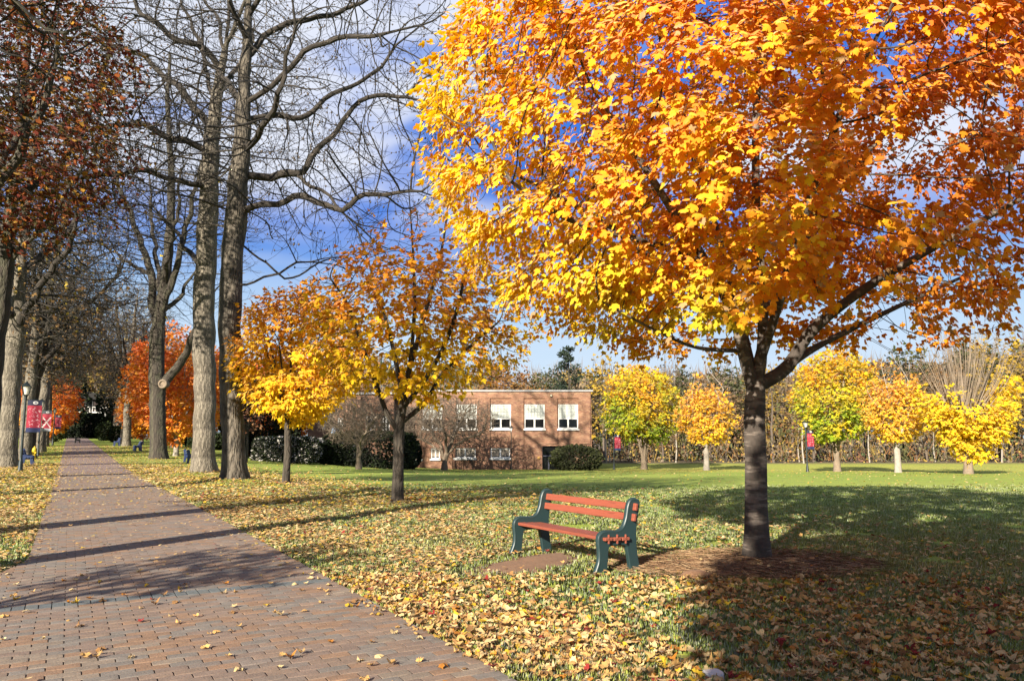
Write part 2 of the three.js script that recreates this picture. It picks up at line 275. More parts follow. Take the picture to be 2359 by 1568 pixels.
// ---------------------------------------------------------------- growing trees
// A skeleton grows towards points spread through the crown (space colonisation); radii follow the number of twigs each stem carries.
function grow({ seed, stems, stemR = [], knotty = 0, points, step, kill, infl, pull = V(0, 0.08, 0), wob = 0.25, base, tip = 0.004, iters = 400, twigs = 0, twigLen = 0.4, twigUp = 0.1 }) {
  const r = rng(seed), P = [], par = [], kids = [];
  const add = (p, k) => { P.push(p); par.push(k); kids.push([]); if (k >= 0) kids[k].push(P.length - 1); return P.length - 1; };
  const given = new Map(); let nth = 0;
  for (const pts of stems) {             // given stems; all but the first leave from the nearest node so far
    const sr = stemR[nth++]; let k = -1, prev = pts[0];
    if (P.length) { let best = 1e9; P.forEach((q, i) => { const d = q.distanceToSquared(pts[0]); if (d < best) { best = d; k = i; } }); prev = P[k]; } else k = add(pts[0].clone(), -1);
    const curve = new THREE.CatmullRomCurve3([prev, ...pts.slice(1)], false, 'centripetal'), n = Math.max(1, Math.round(curve.getLength() / step));
    for (let i = 1; i <= n; i++) { const q = curve.getPointAt(i / n), f = knotty * Math.min(1, i / 3) * (nth === 1 ? 0.35 : 1); if (f) q.add(V(perlin.noise(q.x * 0.9 + nth, q.y * 0.9, q.z), perlin.noise(q.x * 0.9, q.y * 0.9 + 9 + nth, q.z), perlin.noise(q.x, q.y * 0.9, q.z * 0.9 + 5)).multiplyScalar(f)); k = add(q, k); if (sr) given.set(k, lerp(sr[0], sr[1], i / n)); }
  }
  const seeds = P.length, A = points, near = new Int32Array(A.length), dist = new Float32Array(A.length).fill(1e9), live = new Uint8Array(A.length).fill(1);
  let from = 0;
  for (let it = 0; it < iters; it++) {
    for (let a = 0; a < A.length; a++) if (live[a]) { const q = A[a]; for (let k = from; k < P.length; k++) { const p = P[k], d = (p.x - q.x) ** 2 + (p.y - q.y) ** 2 + (p.z - q.z) ** 2; if (d < dist[a]) { dist[a] = d; near[a] = k; } } if (dist[a] < kill * kill) live[a] = 0; }
    from = P.length;
    const sum = new Map();
    for (let a = 0; a < A.length; a++) if (live[a] && dist[a] < infl * infl) { const k = near[a]; let s = sum.get(k); if (!s) sum.set(k, s = V(0, 0, 0)); const p = P[k], q = A[a], d = Math.sqrt(dist[a]); s.x += (q.x - p.x) / d; s.y += (q.y - p.y) / d; s.z += (q.z - p.z) / d; }
    if (!sum.size) break;
    let grown = 0;
    for (const [k, s] of sum) {
      s.normalize().add(pull); s.x += (r() - 0.5) * wob; s.y += (r() - 0.5) * wob; s.z += (r() - 0.5) * wob;
      const g = par[k] >= 0 ? P[k].clone().sub(P[par[k]]).normalize() : V(0, 1, 0); s.addScaledVector(g, 0.35).normalize();
      const q = P[k].clone().addScaledVector(s, step);
      if (kids[k].some((c) => P[c].distanceTo(q) < step * 0.45)) continue;
      add(q, k); grown++;
    }
    if (!grown) break;
  }
  if (twigs) {
    const n0 = P.length;
    for (let k = seeds; k < n0; k++) {
      const end = !kids[k].length; if (!end && r() > 0.35) continue;
      const dir = P[k].clone().sub(P[par[k]]).normalize();
      for (let j = 0; j < (end ? twigs : 1); j++) {
        let q = k, d = dir.clone(); d.x += (r() - 0.5) * 1.6; d.y += (r() - 0.5) * 1.4 + twigUp; d.z += (r() - 0.5) * 1.6; d.normalize();
        for (let m = 0; m < 2; m++) { const e = d.clone(); e.x += (r() - 0.5) * 0.5; e.y += (r() - 0.5) * 0.5 + twigUp; e.z += (r() - 0.5) * 0.5; d = e.normalize(); q = add(P[q].clone().addScaledVector(d, twigLen * (0.35 + r() * 0.4)), q); }
      }
    }
  }
  const N = P.length, tips = new Float32Array(N), main = new Int32Array(N).fill(-1), deep = new Int32Array(N);
  for (let k = N - 1; k >= 0; k--) { if (!kids[k].length) tips[k] = 1; let best = 0; for (const c of kids[k]) { tips[k] += tips[c]; deep[k] = Math.max(deep[k], deep[c] + 1); if (tips[c] > best) { best = tips[c]; main[k] = c; } } }
  const e = Math.log(tips[0]) / Math.log(base / tip), R = Float32Array.from(tips, (t) => tip * Math.pow(t, 1 / e));
  for (const [k, v] of given) R[k] = Math.max(R[k], v);
  for (let pass = 0; pass < 2; pass++) { const Q = P.map((p) => p.clone()); for (let k = seeds; k < N; k++) if (main[k] >= 0 && par[k] >= 0) P[k].copy(Q[k]).multiplyScalar(0.5).addScaledVector(Q[par[k]], 0.25).addScaledVector(Q[main[k]], 0.25); }
  return { P, par, kids, main, R, tips, deep, seeds, N };
}
function tube(b, pts, rad, sides, flare, knob, seed, vlen = 1.2, ulen = 0.6) {
  const n = pts.length; if (n < 2) return;
  let t = pts[1].clone().sub(pts[0]).normalize(), nrm = Math.abs(t.y) > 0.9 ? V(1, 0, 0) : V(0, 1, 0), along = 0, tile = Math.max(1, Math.round(2 * Math.PI * rad[0] / ulen));
  nrm.addScaledVector(t, -nrm.dot(t)).normalize();
  let prev = -1;
  for (let i = 0; i < n; i++) {
    const tn = (i + 1 < n ? pts[i + 1].clone() : pts[i].clone().add(t)).sub(i ? pts[i - 1] : pts[i]).normalize();
    nrm.addScaledVector(tn, -nrm.dot(tn)).normalize(); t = tn;
    const bin = V(0, 0, 0).crossVectors(t, nrm); if (i) along += pts[i].distanceTo(pts[i - 1]);
    const first = b.n;
    for (let k = 0; k <= sides; k++) {
      const a = k / sides * 2 * Math.PI, c = Math.cos(a), s = Math.sin(a);
      let r = rad[i];
      if (flare) { const h = pts[i].y; r *= 1 + flare * Math.exp(-h / 0.35) * (1 + 0.55 * perlin.noise(c * 1.6 + seed, s * 1.6, 0.3)); }
      if (knob) r *= 1 + knob * perlin.noise(c * 1.1 + seed, along * 1.1, s * 1.1) + knob * 0.6 * perlin.noise(c * 2.5, along * 3.1 + seed, s * 2.5);
      const nx = nrm.x * c + bin.x * s, ny = nrm.y * c + bin.y * s, nz = nrm.z * c + bin.z * s;
      b.vert(pts[i].x + nx * r, pts[i].y + ny * r, pts[i].z + nz * r, nx, ny, nz, k / sides * tile, along / vlen);
    }
    if (prev >= 0) for (let k = 0; k < sides; k++) b.quad(prev + k, prev + k + 1, first + k + 1, first + k);
    prev = first;
  }
}
// wood of a skeleton as a trunk and separate limbs, each with its own twigs
function wood(sk, parent, mat, { limbs = 10, flare = 0.35, knob = 0.06, seed = 1, sides = 1, limbMin = 0, twigMat = null, twigR = 0 } = {}) {
  const { P, par, kids, main, R, tips } = sk, limbRoots = [];
  const trunk = []; for (let k = 0; k >= 0; k = main[k]) trunk.push(k);
  const onTrunk = new Set(trunk);
  for (const k of trunk) for (const c of kids[k]) if (!onTrunk.has(c) && R[c] > limbMin) limbRoots.push(c);
  limbRoots.sort((a, b) => tips[b] - tips[a]);
  const apart = new Set(limbRoots.slice(0, limbs)), tb = new MB();
  const chain = (b, k, fromPar, list) => {
    const pts = [], rad = []; if (fromPar) { pts.push(P[par[k]]); rad.push(R[k]); }
    for (let q = k; q >= 0; q = main[q]) { pts.push(P[q]); rad.push(R[q]); list.push(q); }
    const r0 = rad[0], n = Math.round((r0 > 0.13 ? 18 : r0 > 0.06 ? 10 : r0 > 0.025 ? 6 : r0 > 0.012 ? 4 : 3) * (r0 > 0.012 ? sides : 1));
    tube(b, pts, rad, Math.max(3, n), k === 0 ? flare : 0, r0 > 0.05 ? knob : 0, seed + k * 0.37);
  };
  const fill = (b, root, fromPar, stop) => { const todo = [[root, fromPar]]; while (todo.length) { const [k, f] = todo.pop(), list = []; chain(b, k, f, list); for (const q of list) for (const c of kids[q]) if (c !== main[q] && !(stop && apart.has(c))) todo.push([c, true]); } };
  fill(tb, 0, false, true);
  mesh('trunk', tb.geo(), mat, parent);
  for (const c of apart) { const b = new MB(); fill(b, c, true, false); mesh('limb', b.geo(), twigMat ?? mat, parent); }
}
// ---------------------------------------------------------------- leaves
function leafShape(half, fold, curl, seed) {       // a lobed blade: base at the origin, tip towards +y, about 1 long
  const r = rng(seed), out = [...half, ...half.slice(0, -1).reverse().map(([x, y]) => [-x, y])], c = [0, 0.32];
  const lift = (x, y) => -fold * Math.abs(x) + curl * ((y - 0.4) ** 2 + x * x * 0.7) * 1.6 + 0.10 * curl * Math.sin(x * 9 + y * 7 + seed);
  const pts = [c, ...out].map(([x, y]) => [x * (1 + (r() - 0.5) * 0.12), y + (r() - 0.5) * 0.04, 0]); for (const p of pts) p[2] = lift(p[0], p[1]);
  const g = new THREE.BufferGeometry(), pos = new Float32Array(pts.flat()), idx = [];
  for (let i = 1; i < pts.length; i++) idx.push(0, i, i + 1 < pts.length ? i + 1 : 1);
  g.setAttribute('position', new THREE.BufferAttribute(pos, 3)); g.setIndex(idx); g.computeVertexNormals();
  g.setAttribute('uv', new THREE.BufferAttribute(new Float32Array(pts.length * 2), 2));
  return g;
}
const HI = [[0.02, 0], [0.24, -0.06], [0.21, 0.06], [0.47, 0.09], [0.41, 0.20], [0.56, 0.46], [0.41, 0.43], [0.36, 0.55], [0.20, 0.42], [0.27, 0.70], [0.16, 0.70], [0, 1]];
const MID = [[0.2, -0.04], [0.46, 0.1], [0.55, 0.46], [0.2, 0.42], [0.24, 0.7], [0, 1]], LOW = [[0.32, 0.12], [0.42, 0.5], [0.14, 0.55], [0, 1]];
const hiLeaves = [0, 1, 2, 3].map((k) => leafShape(HI, 0.10 + k * 0.06, [0.25, -0.4, 0.5, -0.2][k], 11 + k));
const midLeaves = [0, 1, 2].map((k) => leafShape(MID, 0.12 + k * 0.08, [0.1, -0.2, 0.3][k], 21 + k));
const lowLeaves = [0, 1].map((k) => leafShape(LOW, 0.15, k ? -0.2 : 0.2, 31 + k));
const tinyLeaves = [0, 1].map((k) => { const g = new THREE.BufferGeometry(); g.setAttribute('position', new THREE.BufferAttribute(new Float32Array([0, 0, 0, 0.42, 0.45, -0.12, 0, 1, k ? 0.15 : -0.1, -0.38, 0.5, -0.12]), 3)); g.setIndex([0, 1, 2, 0, 2, 3]); g.computeVertexNormals(); g.setAttribute('uv', new THREE.BufferAttribute(new Float32Array(8), 2)); return g; });
const slivers = [0, 1].map((k) => { const g = new THREE.BufferGeometry(); g.setAttribute('position', new THREE.BufferAttribute(new Float32Array([-0.03, 0, 0, 0.03, 0, 0.01, 0.05 * (k ? -1 : 1), 0.55, 0.03, 0.02, 1, 0, -0.02 + 0.05 * (k ? -1 : 1), 0.5, 0.01]), 3)); g.setIndex([0, 1, 2, 0, 2, 4, 4, 2, 3]); g.computeVertexNormals(); g.setAttribute('uv', new THREE.BufferAttribute(new Float32Array(10), 2)); return g; });
const dryLeaves = [0, 1, 2, 3, 4].map((k) => leafShape(HI, [0.1, -0.5, 0.55, 0.2, -0.3][k], [0.75, 0.6, 0.9, 1.2, 0.35][k], 41 + k));
const dryMid = [0, 1, 2].map((k) => leafShape(MID, [0.1, -0.5, 0.5][k], [0.8, 0.5, 1.0][k], 51 + k));
function put(b, g, m, col) {          // one leaf into a joined mesh
  const p = g.attributes.position.array, n = g.attributes.normal.array, e = m.elements, first = b.n, s = 1 / Math.hypot(e[0], e[1], e[2]);
  for (let i = 0; i < p.length; i += 3) b.vert(e[0] * p[i] + e[4] * p[i + 1] + e[8] * p[i + 2] + e[12], e[1] * p[i] + e[5] * p[i + 1] + e[9] * p[i + 2] + e[13], e[2] * p[i] + e[6] * p[i + 1] + e[10] * p[i + 2] + e[14],
    (e[0] * n[i] + e[4] * n[i + 1] + e[8] * n[i + 2]) * s, (e[1] * n[i] + e[5] * n[i + 1] + e[9] * n[i + 2]) * s, (e[2] * n[i] + e[6] * n[i + 1] + e[10] * n[i + 2]) * s, 0, 0, ...col);
  const q = g.index.array; for (let i = 0; i < q.length; i += 3) b.tri(first + q[i], first + q[i + 1], first + q[i + 2]);
}
const mx = new THREE.Matrix4();
function pose(p, tipDir, normal, size) { // leaf at p, blade pointing along tipDir, facing about normal
  const y = tipDir.normalize(), z = normal.addScaledVector(y, -normal.dot(y)).normalize(), x = V(0, 0, 0).crossVectors(y, z);
  return mx.makeBasis(x.multiplyScalar(size), y.multiplyScalar(size), z.multiplyScalar(size)).setPosition(p);
}
const mixc = (a, b, t) => [lerp(a[0], b[0], t), lerp(a[1], b[1], t), lerp(a[2], b[2], t)];
// leaves on the outer twigs of a skeleton; colour(p, r) gives each its own; returns the places of all
function leafPlaces(sk, { seed, per, size, deep = 2, out = V(0, 0, 0), drop = 0.6, spread = 0.12, keep = () => 1, far = 1 }) {
  const r = rng(seed), all = [], { P, par, deep: dp, seeds, N } = sk;
  for (let k = seeds; k < N; k++) if (dp[k] <= deep && r() < keep(P[k], r)) for (let j = 0; j < per; j++) {
    const p = P[k].clone().lerp(P[par[k]], r()), o = p.clone().sub(out).normalize();
    const away = V(r() - 0.5, r() - 0.5, r() - 0.5).normalize(); p.addScaledVector(away, spread * (0.3 + r()));
    const tip = away.clone().multiplyScalar(0.7).addScaledVector(o, 0.5).add(V(0, -drop, 0));
    const nrm = V(r() - 0.5, r() - 0.3, r() - 0.5).addScaledVector(o, 0.7).add(V(0, 0.22, 0));
    all.push({ p, tip, nrm, s: size * (0.65 + 0.6 * r()), v: r() });
  }
  return all;
}
const ellipsoid = (r, n, c, rad, hollow, test = () => true) => { const a = []; let guard = 0; while (a.length < n && guard++ < n * 60) { const v = V(r() * 2 - 1, r() * 2 - 1, r() * 2 - 1), d = v.length(); if (d > 1 || d < hollow * r() ) continue; const p = v.multiply(rad).add(c); if (test(p, d, r)) a.push(p); } return a; };
// ---------------------------------------------------------------- materials of the trees
const barkOak = barkMat(101, [0.385, 0.335, 0.26], [0.06, 0.048, 0.036], 0.85, 0.06);
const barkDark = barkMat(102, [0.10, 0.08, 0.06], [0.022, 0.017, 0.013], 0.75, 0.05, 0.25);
const barkShade = barkMat(108, [0.23, 0.195, 0.15], [0.04, 0.032, 0.025], 0.85, 0.06);  // darker copy of the oak bark, with the right twin's shade in its colour
const barkLimbShaded = barkMat(107, [0.085, 0.066, 0.05], [0.022, 0.018, 0.014], 0.7, 0.03, 0.2);  // darker than the trunk bark: shade of backlit limbs is put into the colour
const barkMaple = barkMat(103, [0.34, 0.275, 0.215], [0.05, 0.038, 0.03], 0.45, 0.03, 0.3);
const barkPale = barkMat(104, [0.58, 0.53, 0.46], [0.26, 0.22, 0.18], 0.2, 0.01);
const barkTwig = barkMat(105, [0.20, 0.155, 0.12], [0.09, 0.07, 0.055], 0.4, 0.01);
const barkTan = barkMat(106, [0.40, 0.31, 0.22], [0.20, 0.15, 0.11], 0.4, 0.01);
{ // smooth maple bark: dark, with pale streaks running round the stem
  const n = tileNoise(133), m = tileNoise(134), k = (u, v) => clamp(sstep(0.50, 0.68, 0.55 * n(u, v, 5, 44, 3) + 0.45 * m(u, v, 3, 5, 3)) + 0.28 * m(u, v, 6, 9, 4) - 0.05, 0, 1);
  barkMaple.map = dataTex(256, 512, (u, v) => { const t = k(u, v), q = 0.75 + 0.5 * n(u, v, 40, 40, 2); return [0, 1, 2].map((i) => lerp([0.075, 0.058, 0.047][i], [0.25, 0.205, 0.17][i], t) * q); }, true);
  barkMaple.bumpMap = dataTex(256, 512, (u, v) => 0.5 * n(u, v, 7, 40, 3) + 0.5 * m(u, v, 5, 5, 3)); barkMaple.bumpScale = 0.02;
}
const leafBright = leafMat(0.52, { roughness: 1 }), leafDull = leafMat(0.3, { roughness: 1 });
const YEL = [1.0, 0.66, 0.008], ORG = [0.98, 0.37, 0.008], DEEP = [0.74, 0.18, 0.010], LIME = [0.50, 0.50, 0.02], TAN = [0.55, 0.36, 0.16];
const local = (base, list) => list.map(([x, y, D]) => at(x, y, D).sub(base));

// ---------------------------------------------------------------- the big maple
{
  const base = onGround(MAPLE.x, MAPLE.z, -0.02), r = rng(2024);
  const tree = thing('maple_tree', 'big maple with glowing orange and yellow leaves right beside the red bench', 'tree', base);
  const stems = [
    [[1745, 1302, 9.34], [1742, 1100, 9.34], [1739, 950, 9.34], [1744, 880, 9.34], [1757, 790, 9.3], [1755, 650, 9.25], [1742, 450, 9.2], [1745, 200, 9.1], [1760, 20, 9.2]],
    [[1737, 925, 9.34], [1716, 820, 9.28], [1690, 720, 9.2], [1625, 600, 9.0], [1540, 470, 8.7], [1450, 330, 8.5]],
    [[1748, 905, 9.34], [1810, 850, 9.3], [1872, 760, 9.2], [2000, 660, 9.0], [2170, 560, 8.8], [2330, 470, 8.7]],
    [[1815, 848, 9.34], [1880, 800, 9.6], [2050, 715, 10.1], [2280, 610, 10.6]],
    [[1741, 890, 9.34], [1712, 760, 9.7], [1660, 560, 10.6], [1610, 380, 11.2]],
    [[1752, 840, 9.3], [1795, 700, 8.9], [1860, 480, 8.0], [1940, 250, 7.4]],
    [[1712, 812, 9.28], [1655, 806, 9.0], [1590, 796, 8.6], [1480, 745, 8.0], [1380, 690, 7.7]],
    [[1760, 720, 9.3], [1850, 560, 9.9], [2000, 350, 10.4], [2150, 200, 10.8]],
    [[1700, 750, 9.2], [1560, 640, 9.9], [1400, 520, 10.2], [1250, 430, 10.0]],
    [[1625, 600, 9.0], [1500, 560, 8.6], [1300, 500, 8.1], [1180, 420, 7.9]],
  ].map((l) => local(base, l));
  const c = V(3.15, 5.2, -9.25).sub(base), rad = V(4.4, 3.15, 3.9);
  const hollow = (p) => { const a = Math.hypot(p.x, p.z); return p.y > 3.35 - 1.15 * sstep(0.5, 2.0, a) + (p.x > 0.3 ? 0.25 * sstep(1.2, 3.4, a) : 0); };
  const pts = ellipsoid(r, 4200, c, rad, 0.85, (p, d) => hollow(p) && p.y > 2.2 && perlin.noise(p.x * 0.75 + 5, p.y * 0.75, p.z * 0.75) > -0.30 - 0.4 * (d > 0.8 ? 1 : 0) + 0.1);
  const sk = grow({ seed: 5, stems, points: pts, step: 0.15, kill: 0.22, infl: 1.3, base: 0.126, tip: 0.0035, stemR: [null, [0.085, 0.035], [0.085, 0.02], [0.05, 0.018], [0.06, 0.02], [0.06, 0.02], [0.028, 0.01], [0.05, 0.015], [0.045, 0.012], [0.03, 0.01]], pull: V(0, 0.05, 0), wob: 0.3 });
  wood(sk, tree, barkMaple, { limbs: 9, flare: 0.5, knob: 0.11, seed: 3 });
  const leaves = leafPlaces(sk, { seed: 6, per: 28, size: 0.086, deep: 3, out: c.clone().add(V(0, -1, 0)), drop: 0.9, spread: 0.2, keep: (p) => (p.x > 0.2 && p.y < 4.3 && p.z > -1.2 ? 0.45 : 1) * (perlin.noise(p.x * 1.1 + 2, p.y * 1.1, p.z * 1.1) > -0.28 ? 1 : 0.35) }).filter((l) => l.p.y > 3.25 - 0.95 * sstep(0.8, 2.2, Math.hypot(l.p.x, l.p.z)) + 0.25 * sstep(0, 1.5, l.p.x));
  const colour = (p, v) => {
    const w = p.clone().add(base), left = clamp((2.6 - w.x) / 3.6, -1, 1), n = fbm(p.x * 0.9, p.y * 0.9, p.z * 0.9 + 4, 3);
    let t = 0.43 + left * 0.50 - (w.y - 4.2) * 0.115 + n * 0.75 + (v - 0.5) * 0.75;
    let col = t > 0.5 ? mixc(ORG, YEL, clamp((t - 0.5) * 2.6, 0, 1)) : mixc(DEEP, ORG, clamp(t * 2.4 + 0.1, 0, 1));
    if (w.y < 3.5 && w.x < 2.3) col = mixc(col, LIME, clamp(sstep(3.4, 2.5, w.y) * (0.45 + n * 1.6), 0, 0.85));
    if (v > 0.965) col = TAN;
    const b = 0.86 + 0.28 * ((v * 37) % 1); return col.map((x) => x * b);
  };
  // those that show largest are leaves of their own
  for (const l of leaves) { const w = l.p.clone().add(base), q = project(w); l.see = inFrame(w, -10) ? l.s / q[2] * (0.7 + 0.3 * l.v) : 0; }
  leaves.sort((a, b) => b.see - a.see);
  const crown = new MB(true), pal = new Map();
  leaves.forEach((l, i) => {
    const col = colour(l.p, l.v), m = pose(l.p, l.tip, l.nrm, l.s), g = hiLeaves[i & 3];
    if (i >= 300) return put(crown, l.see > 0.0125 ? g : l.p.z < 0.4 ? lowLeaves[i & 1] : midLeaves[i % 3], m, col);
    const key = col.map((x) => Math.round(Math.sqrt(x) * 9)).join();
    if (!pal.has(key)) { const mm = leafMat(0.45, { roughness: 1, vertexColors: false }); mm.color.setRGB(...col); pal.set(key, mm); }
    const o = mesh('leaf', g, pal.get(key), tree); m.decompose(o.position, o.quaternion, o.scale);
  });
  mesh('crown', crown.geo(), leafBright, tree, 'stuff');
}
// a maple: trunk, limbs, crown of leaves with leaf colour by place
function maple({ name = 'maple_tree', label, base, seed, fork, height, c, rad, n, step, kill, infl, R, per, size, deep = 2, colour, keep, shape = midLeaves, bark = barkDark, mat = leafBright, limbs = 6, stems, topTwigs = 0, hollow = 0.8, test, spread = 0.14, drop = 0.6, group, own = 0 }) {
  const tree = thing(name, label, 'tree', base, 0, group), r = rng(seed);
  const st = stems ?? (() => {
    const list = [[V(0, -0.05, 0), V(0.03, fork * 0.5, 0.02), V(0, fork, 0), V(0.05, fork + (height - fork) * 0.4, 0.05), V(-0.05, fork + (height - fork) * 0.75, 0)]];
    for (let k = 0; k < 6; k++) { const a = k * 2.4 + r(), y = fork * (0.92 + 0.25 * r()), o = rad.x * (0.45 + 0.2 * r()), up = c.y + rad.y * (r() * 0.8 - 0.25); list.push([V(0, y, 0), V(Math.cos(a) * o * 0.45, lerp(y, up, 0.5), Math.sin(a) * o * 0.45), V(Math.cos(a) * o, up, Math.sin(a) * o)]); }
    return list;
  })();
  const pts = ellipsoid(r, n, c, rad, hollow, test);
  if (topTwigs) pts.push(...ellipsoid(r, topTwigs, V(c.x, c.y + rad.y * 0.6, c.z), V(rad.x * 0.75, height - c.y - rad.y * 0.6, rad.z * 0.75), 0.3, (p) => p.y > c.y + rad.y * 0.3));
  const sk = grow({ seed: seed + 1, stems: st, stemR: st.map((q, i) => (i ? [R * 0.5, R * 0.14] : null)), points: pts, step, kill, infl, base: R, tip: 0.005, pull: V(0, 0.12, 0) });
  wood(sk, tree, bark, { limbs, flare: 0.3, knob: 0.07, seed });
  const leaves = leafPlaces(sk, { seed: seed + 2, per, size, deep, out: c.clone().add(V(0, -rad.y * 0.4, 0)), drop, spread, keep });
  const b = new MB(true); let i = 0;
  for (const l of leaves) put(b, shape[i++ % shape.length], pose(l.p, l.tip, l.nrm, l.s), colour(l.p, l.v));
  mesh('crown', b.geo(), mat, tree, 'stuff');
  return tree;
}
{ // orange maple in the middle of the lawn, bare at the top
  const base = onGround(-2.65, -18.13, -0.02), c = V(0.35, 4.2, 0), rad = V(3.0, 2.0, 2.5);
  maple({ label: 'slim maple with orange leaves and bare top twigs, left of the red bench', base, seed: 300, fork: 2.2, height: 8.1, c, rad, n: 2200, step: 0.18, kill: 0.24, infl: 1.6, R: 0.125, per: 7, size: 0.125, deep: 3, spread: 0.2,
    stems: [[[915, 1156, 18.1], [918, 1040, 18.1], [920, 985, 18.1], [928, 930, 18.1], [945, 830, 18.0], [955, 700, 18.1], [950, 560, 18.2], [940, 420, 18.2]],
      [[922, 1000, 18.1], [895, 960, 18.0], [865, 880, 17.8], [835, 800, 17.6], [800, 700, 17.4], [760, 640, 17.3]], [[926, 985, 18.1], [975, 930, 18.2], [1020, 860, 18.4], [1080, 800, 18.6], [1150, 740, 18.8]],
      [[926, 950, 18.1], [975, 880, 17.9], [1030, 780, 17.5], [1070, 640, 17.2], [1100, 480, 17.2]], [[930, 930, 18.1], [900, 780, 18.8], [860, 640, 19.4], [820, 520, 19.6]], [[940, 860, 18.0], [985, 700, 18.8], [1020, 560, 19.5], [1040, 400, 19.6]]].map((l) => local(base, l)),
    topTwigs: 330, keep: (p) => (p.y > 5.6 ? 0.35 * sstep(7.2, 5.6, p.y) : 0.9) * (perlin.noise(p.x * 0.9, p.y * 0.9 + 7, p.z * 0.9) > -0.1 ? 1 : 0.2),
    colour: (p, v) => { const t = clamp(1.0 - (p.y - 3.0) * 0.27 + fbm(p.x, p.y, p.z, 3) * 1.0 + (v - 0.5) * 0.7, 0, 1); const col = t > 0.5 ? mixc(ORG, YEL, (t - 0.5) * 2) : mixc([0.84, 0.28, 0.03], ORG, t * 2); return col.map((x) => x * (0.85 + 0.3 * ((v * 31) % 1))); } });
}
{ // yellow maple further back, beside the two tall trees
  const base = onGround(-7.8, -27.01, -0.02);
  maple({ label: 'small amber maple standing between the tall bare trees and the orange maple', base, seed: 340, fork: 2.0, height: 7.2, c: V(0.35, 4.45, 0), rad: V(2.5, 2.5, 2.3), n: 1500, test: (p, d) => perlin.noise(p.x * 0.8 + 3, p.y * 0.8, p.z * 0.8) > -0.12 && (p.y < 5 || Math.abs(p.x - 0.35) < 1.9), step: 0.2, kill: 0.26, infl: 1.6, R: 0.12, per: 11, size: 0.19, deep: 3, spread: 0.26, shape: [lowLeaves[0], lowLeaves[1]], topTwigs: 120,
    keep: (p) => (p.y > 6.4 ? 0.3 : 0.95),
    colour: (p, v) => { const t = clamp(0.8 - (p.y - 3.0) * 0.22 + fbm(p.x, p.y, p.z + 3, 3) * 0.9 + (v - 0.5) * 0.5, 0, 1); return mixc([0.84, 0.30, 0.012], YEL, t).map((x) => x * (0.85 + 0.3 * ((v * 31) % 1))); } });
}
// ---------------------------------------------------------------- tall bare trees along the path
function bareTree({ name = 'tall_bare_tree', label, base, seed, stems, points, step = 0.34, kill = 0.42, infl = 2.6, R, stemR = [], tip = 0.006, bark = barkOak, limbBark = null, limbs = 12, flare = 0.35, knob = 0.08, twigs = 3, twigLen = 0.55, cones = 0, leaves = null, group, wob = 0.5 }) {
  const tree = thing(name, label, 'tree', base, 0, group);
  const sk = grow({ seed, stems, stemR, points, step, kill, infl, base: R, tip, knotty: 0.28, pull: V(0, 0.06, 0), wob, twigs, twigLen, twigUp: 0.15 });
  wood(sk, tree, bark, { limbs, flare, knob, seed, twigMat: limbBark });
  const r = rng(seed + 9);
  if (cones) {
    const b = new MB(); const oct = [V(1, 0, 0), V(-1, 0, 0), V(0, 1.5, 0), V(0, -1.2, 0), V(0, 0, 1), V(0, 0, -1)], f = [[0, 2, 4], [4, 2, 1], [1, 2, 5], [5, 2, 0], [0, 4, 3], [4, 1, 3], [1, 5, 3], [5, 0, 3]];
    for (let k = sk.seeds; k < sk.N; k++) if (!sk.kids[k].length && r() < cones) { const s = 0.025 + r() * 0.02, v = oct.map((q) => { const n = q.clone().normalize(); return b.vert(sk.P[k].x + q.x * s, sk.P[k].y + q.y * s + 0.02, sk.P[k].z + q.z * s, n.x, n.y, n.z); }); for (const t of f) b.tri(v[t[0]], v[t[1]], v[t[2]]); }
    mesh('seed_cone', b.geo(), barkTwig, tree, 'stuff');
  }
  if (leaves) {
    const b = new MB(true); let i = 0;
    for (const l of leafPlaces(sk, { seed: seed + 3, out: V(0, 8, 0), ...leaves })) put(b, lowLeaves[i++ & 1], pose(l.p, l.tip, l.nrm, l.s), leaves.colour(l.p, l.v));
    mesh('crown', b.geo(), leaves.mat ?? leafDull, tree, 'stuff');
  }
  return tree;
}
const BROWNS = (p, v) => (v < 0.5 ? [0.34, 0.20, 0.07] : v < 0.85 ? [0.24, 0.13, 0.05] : [0.55, 0.40, 0.06]);
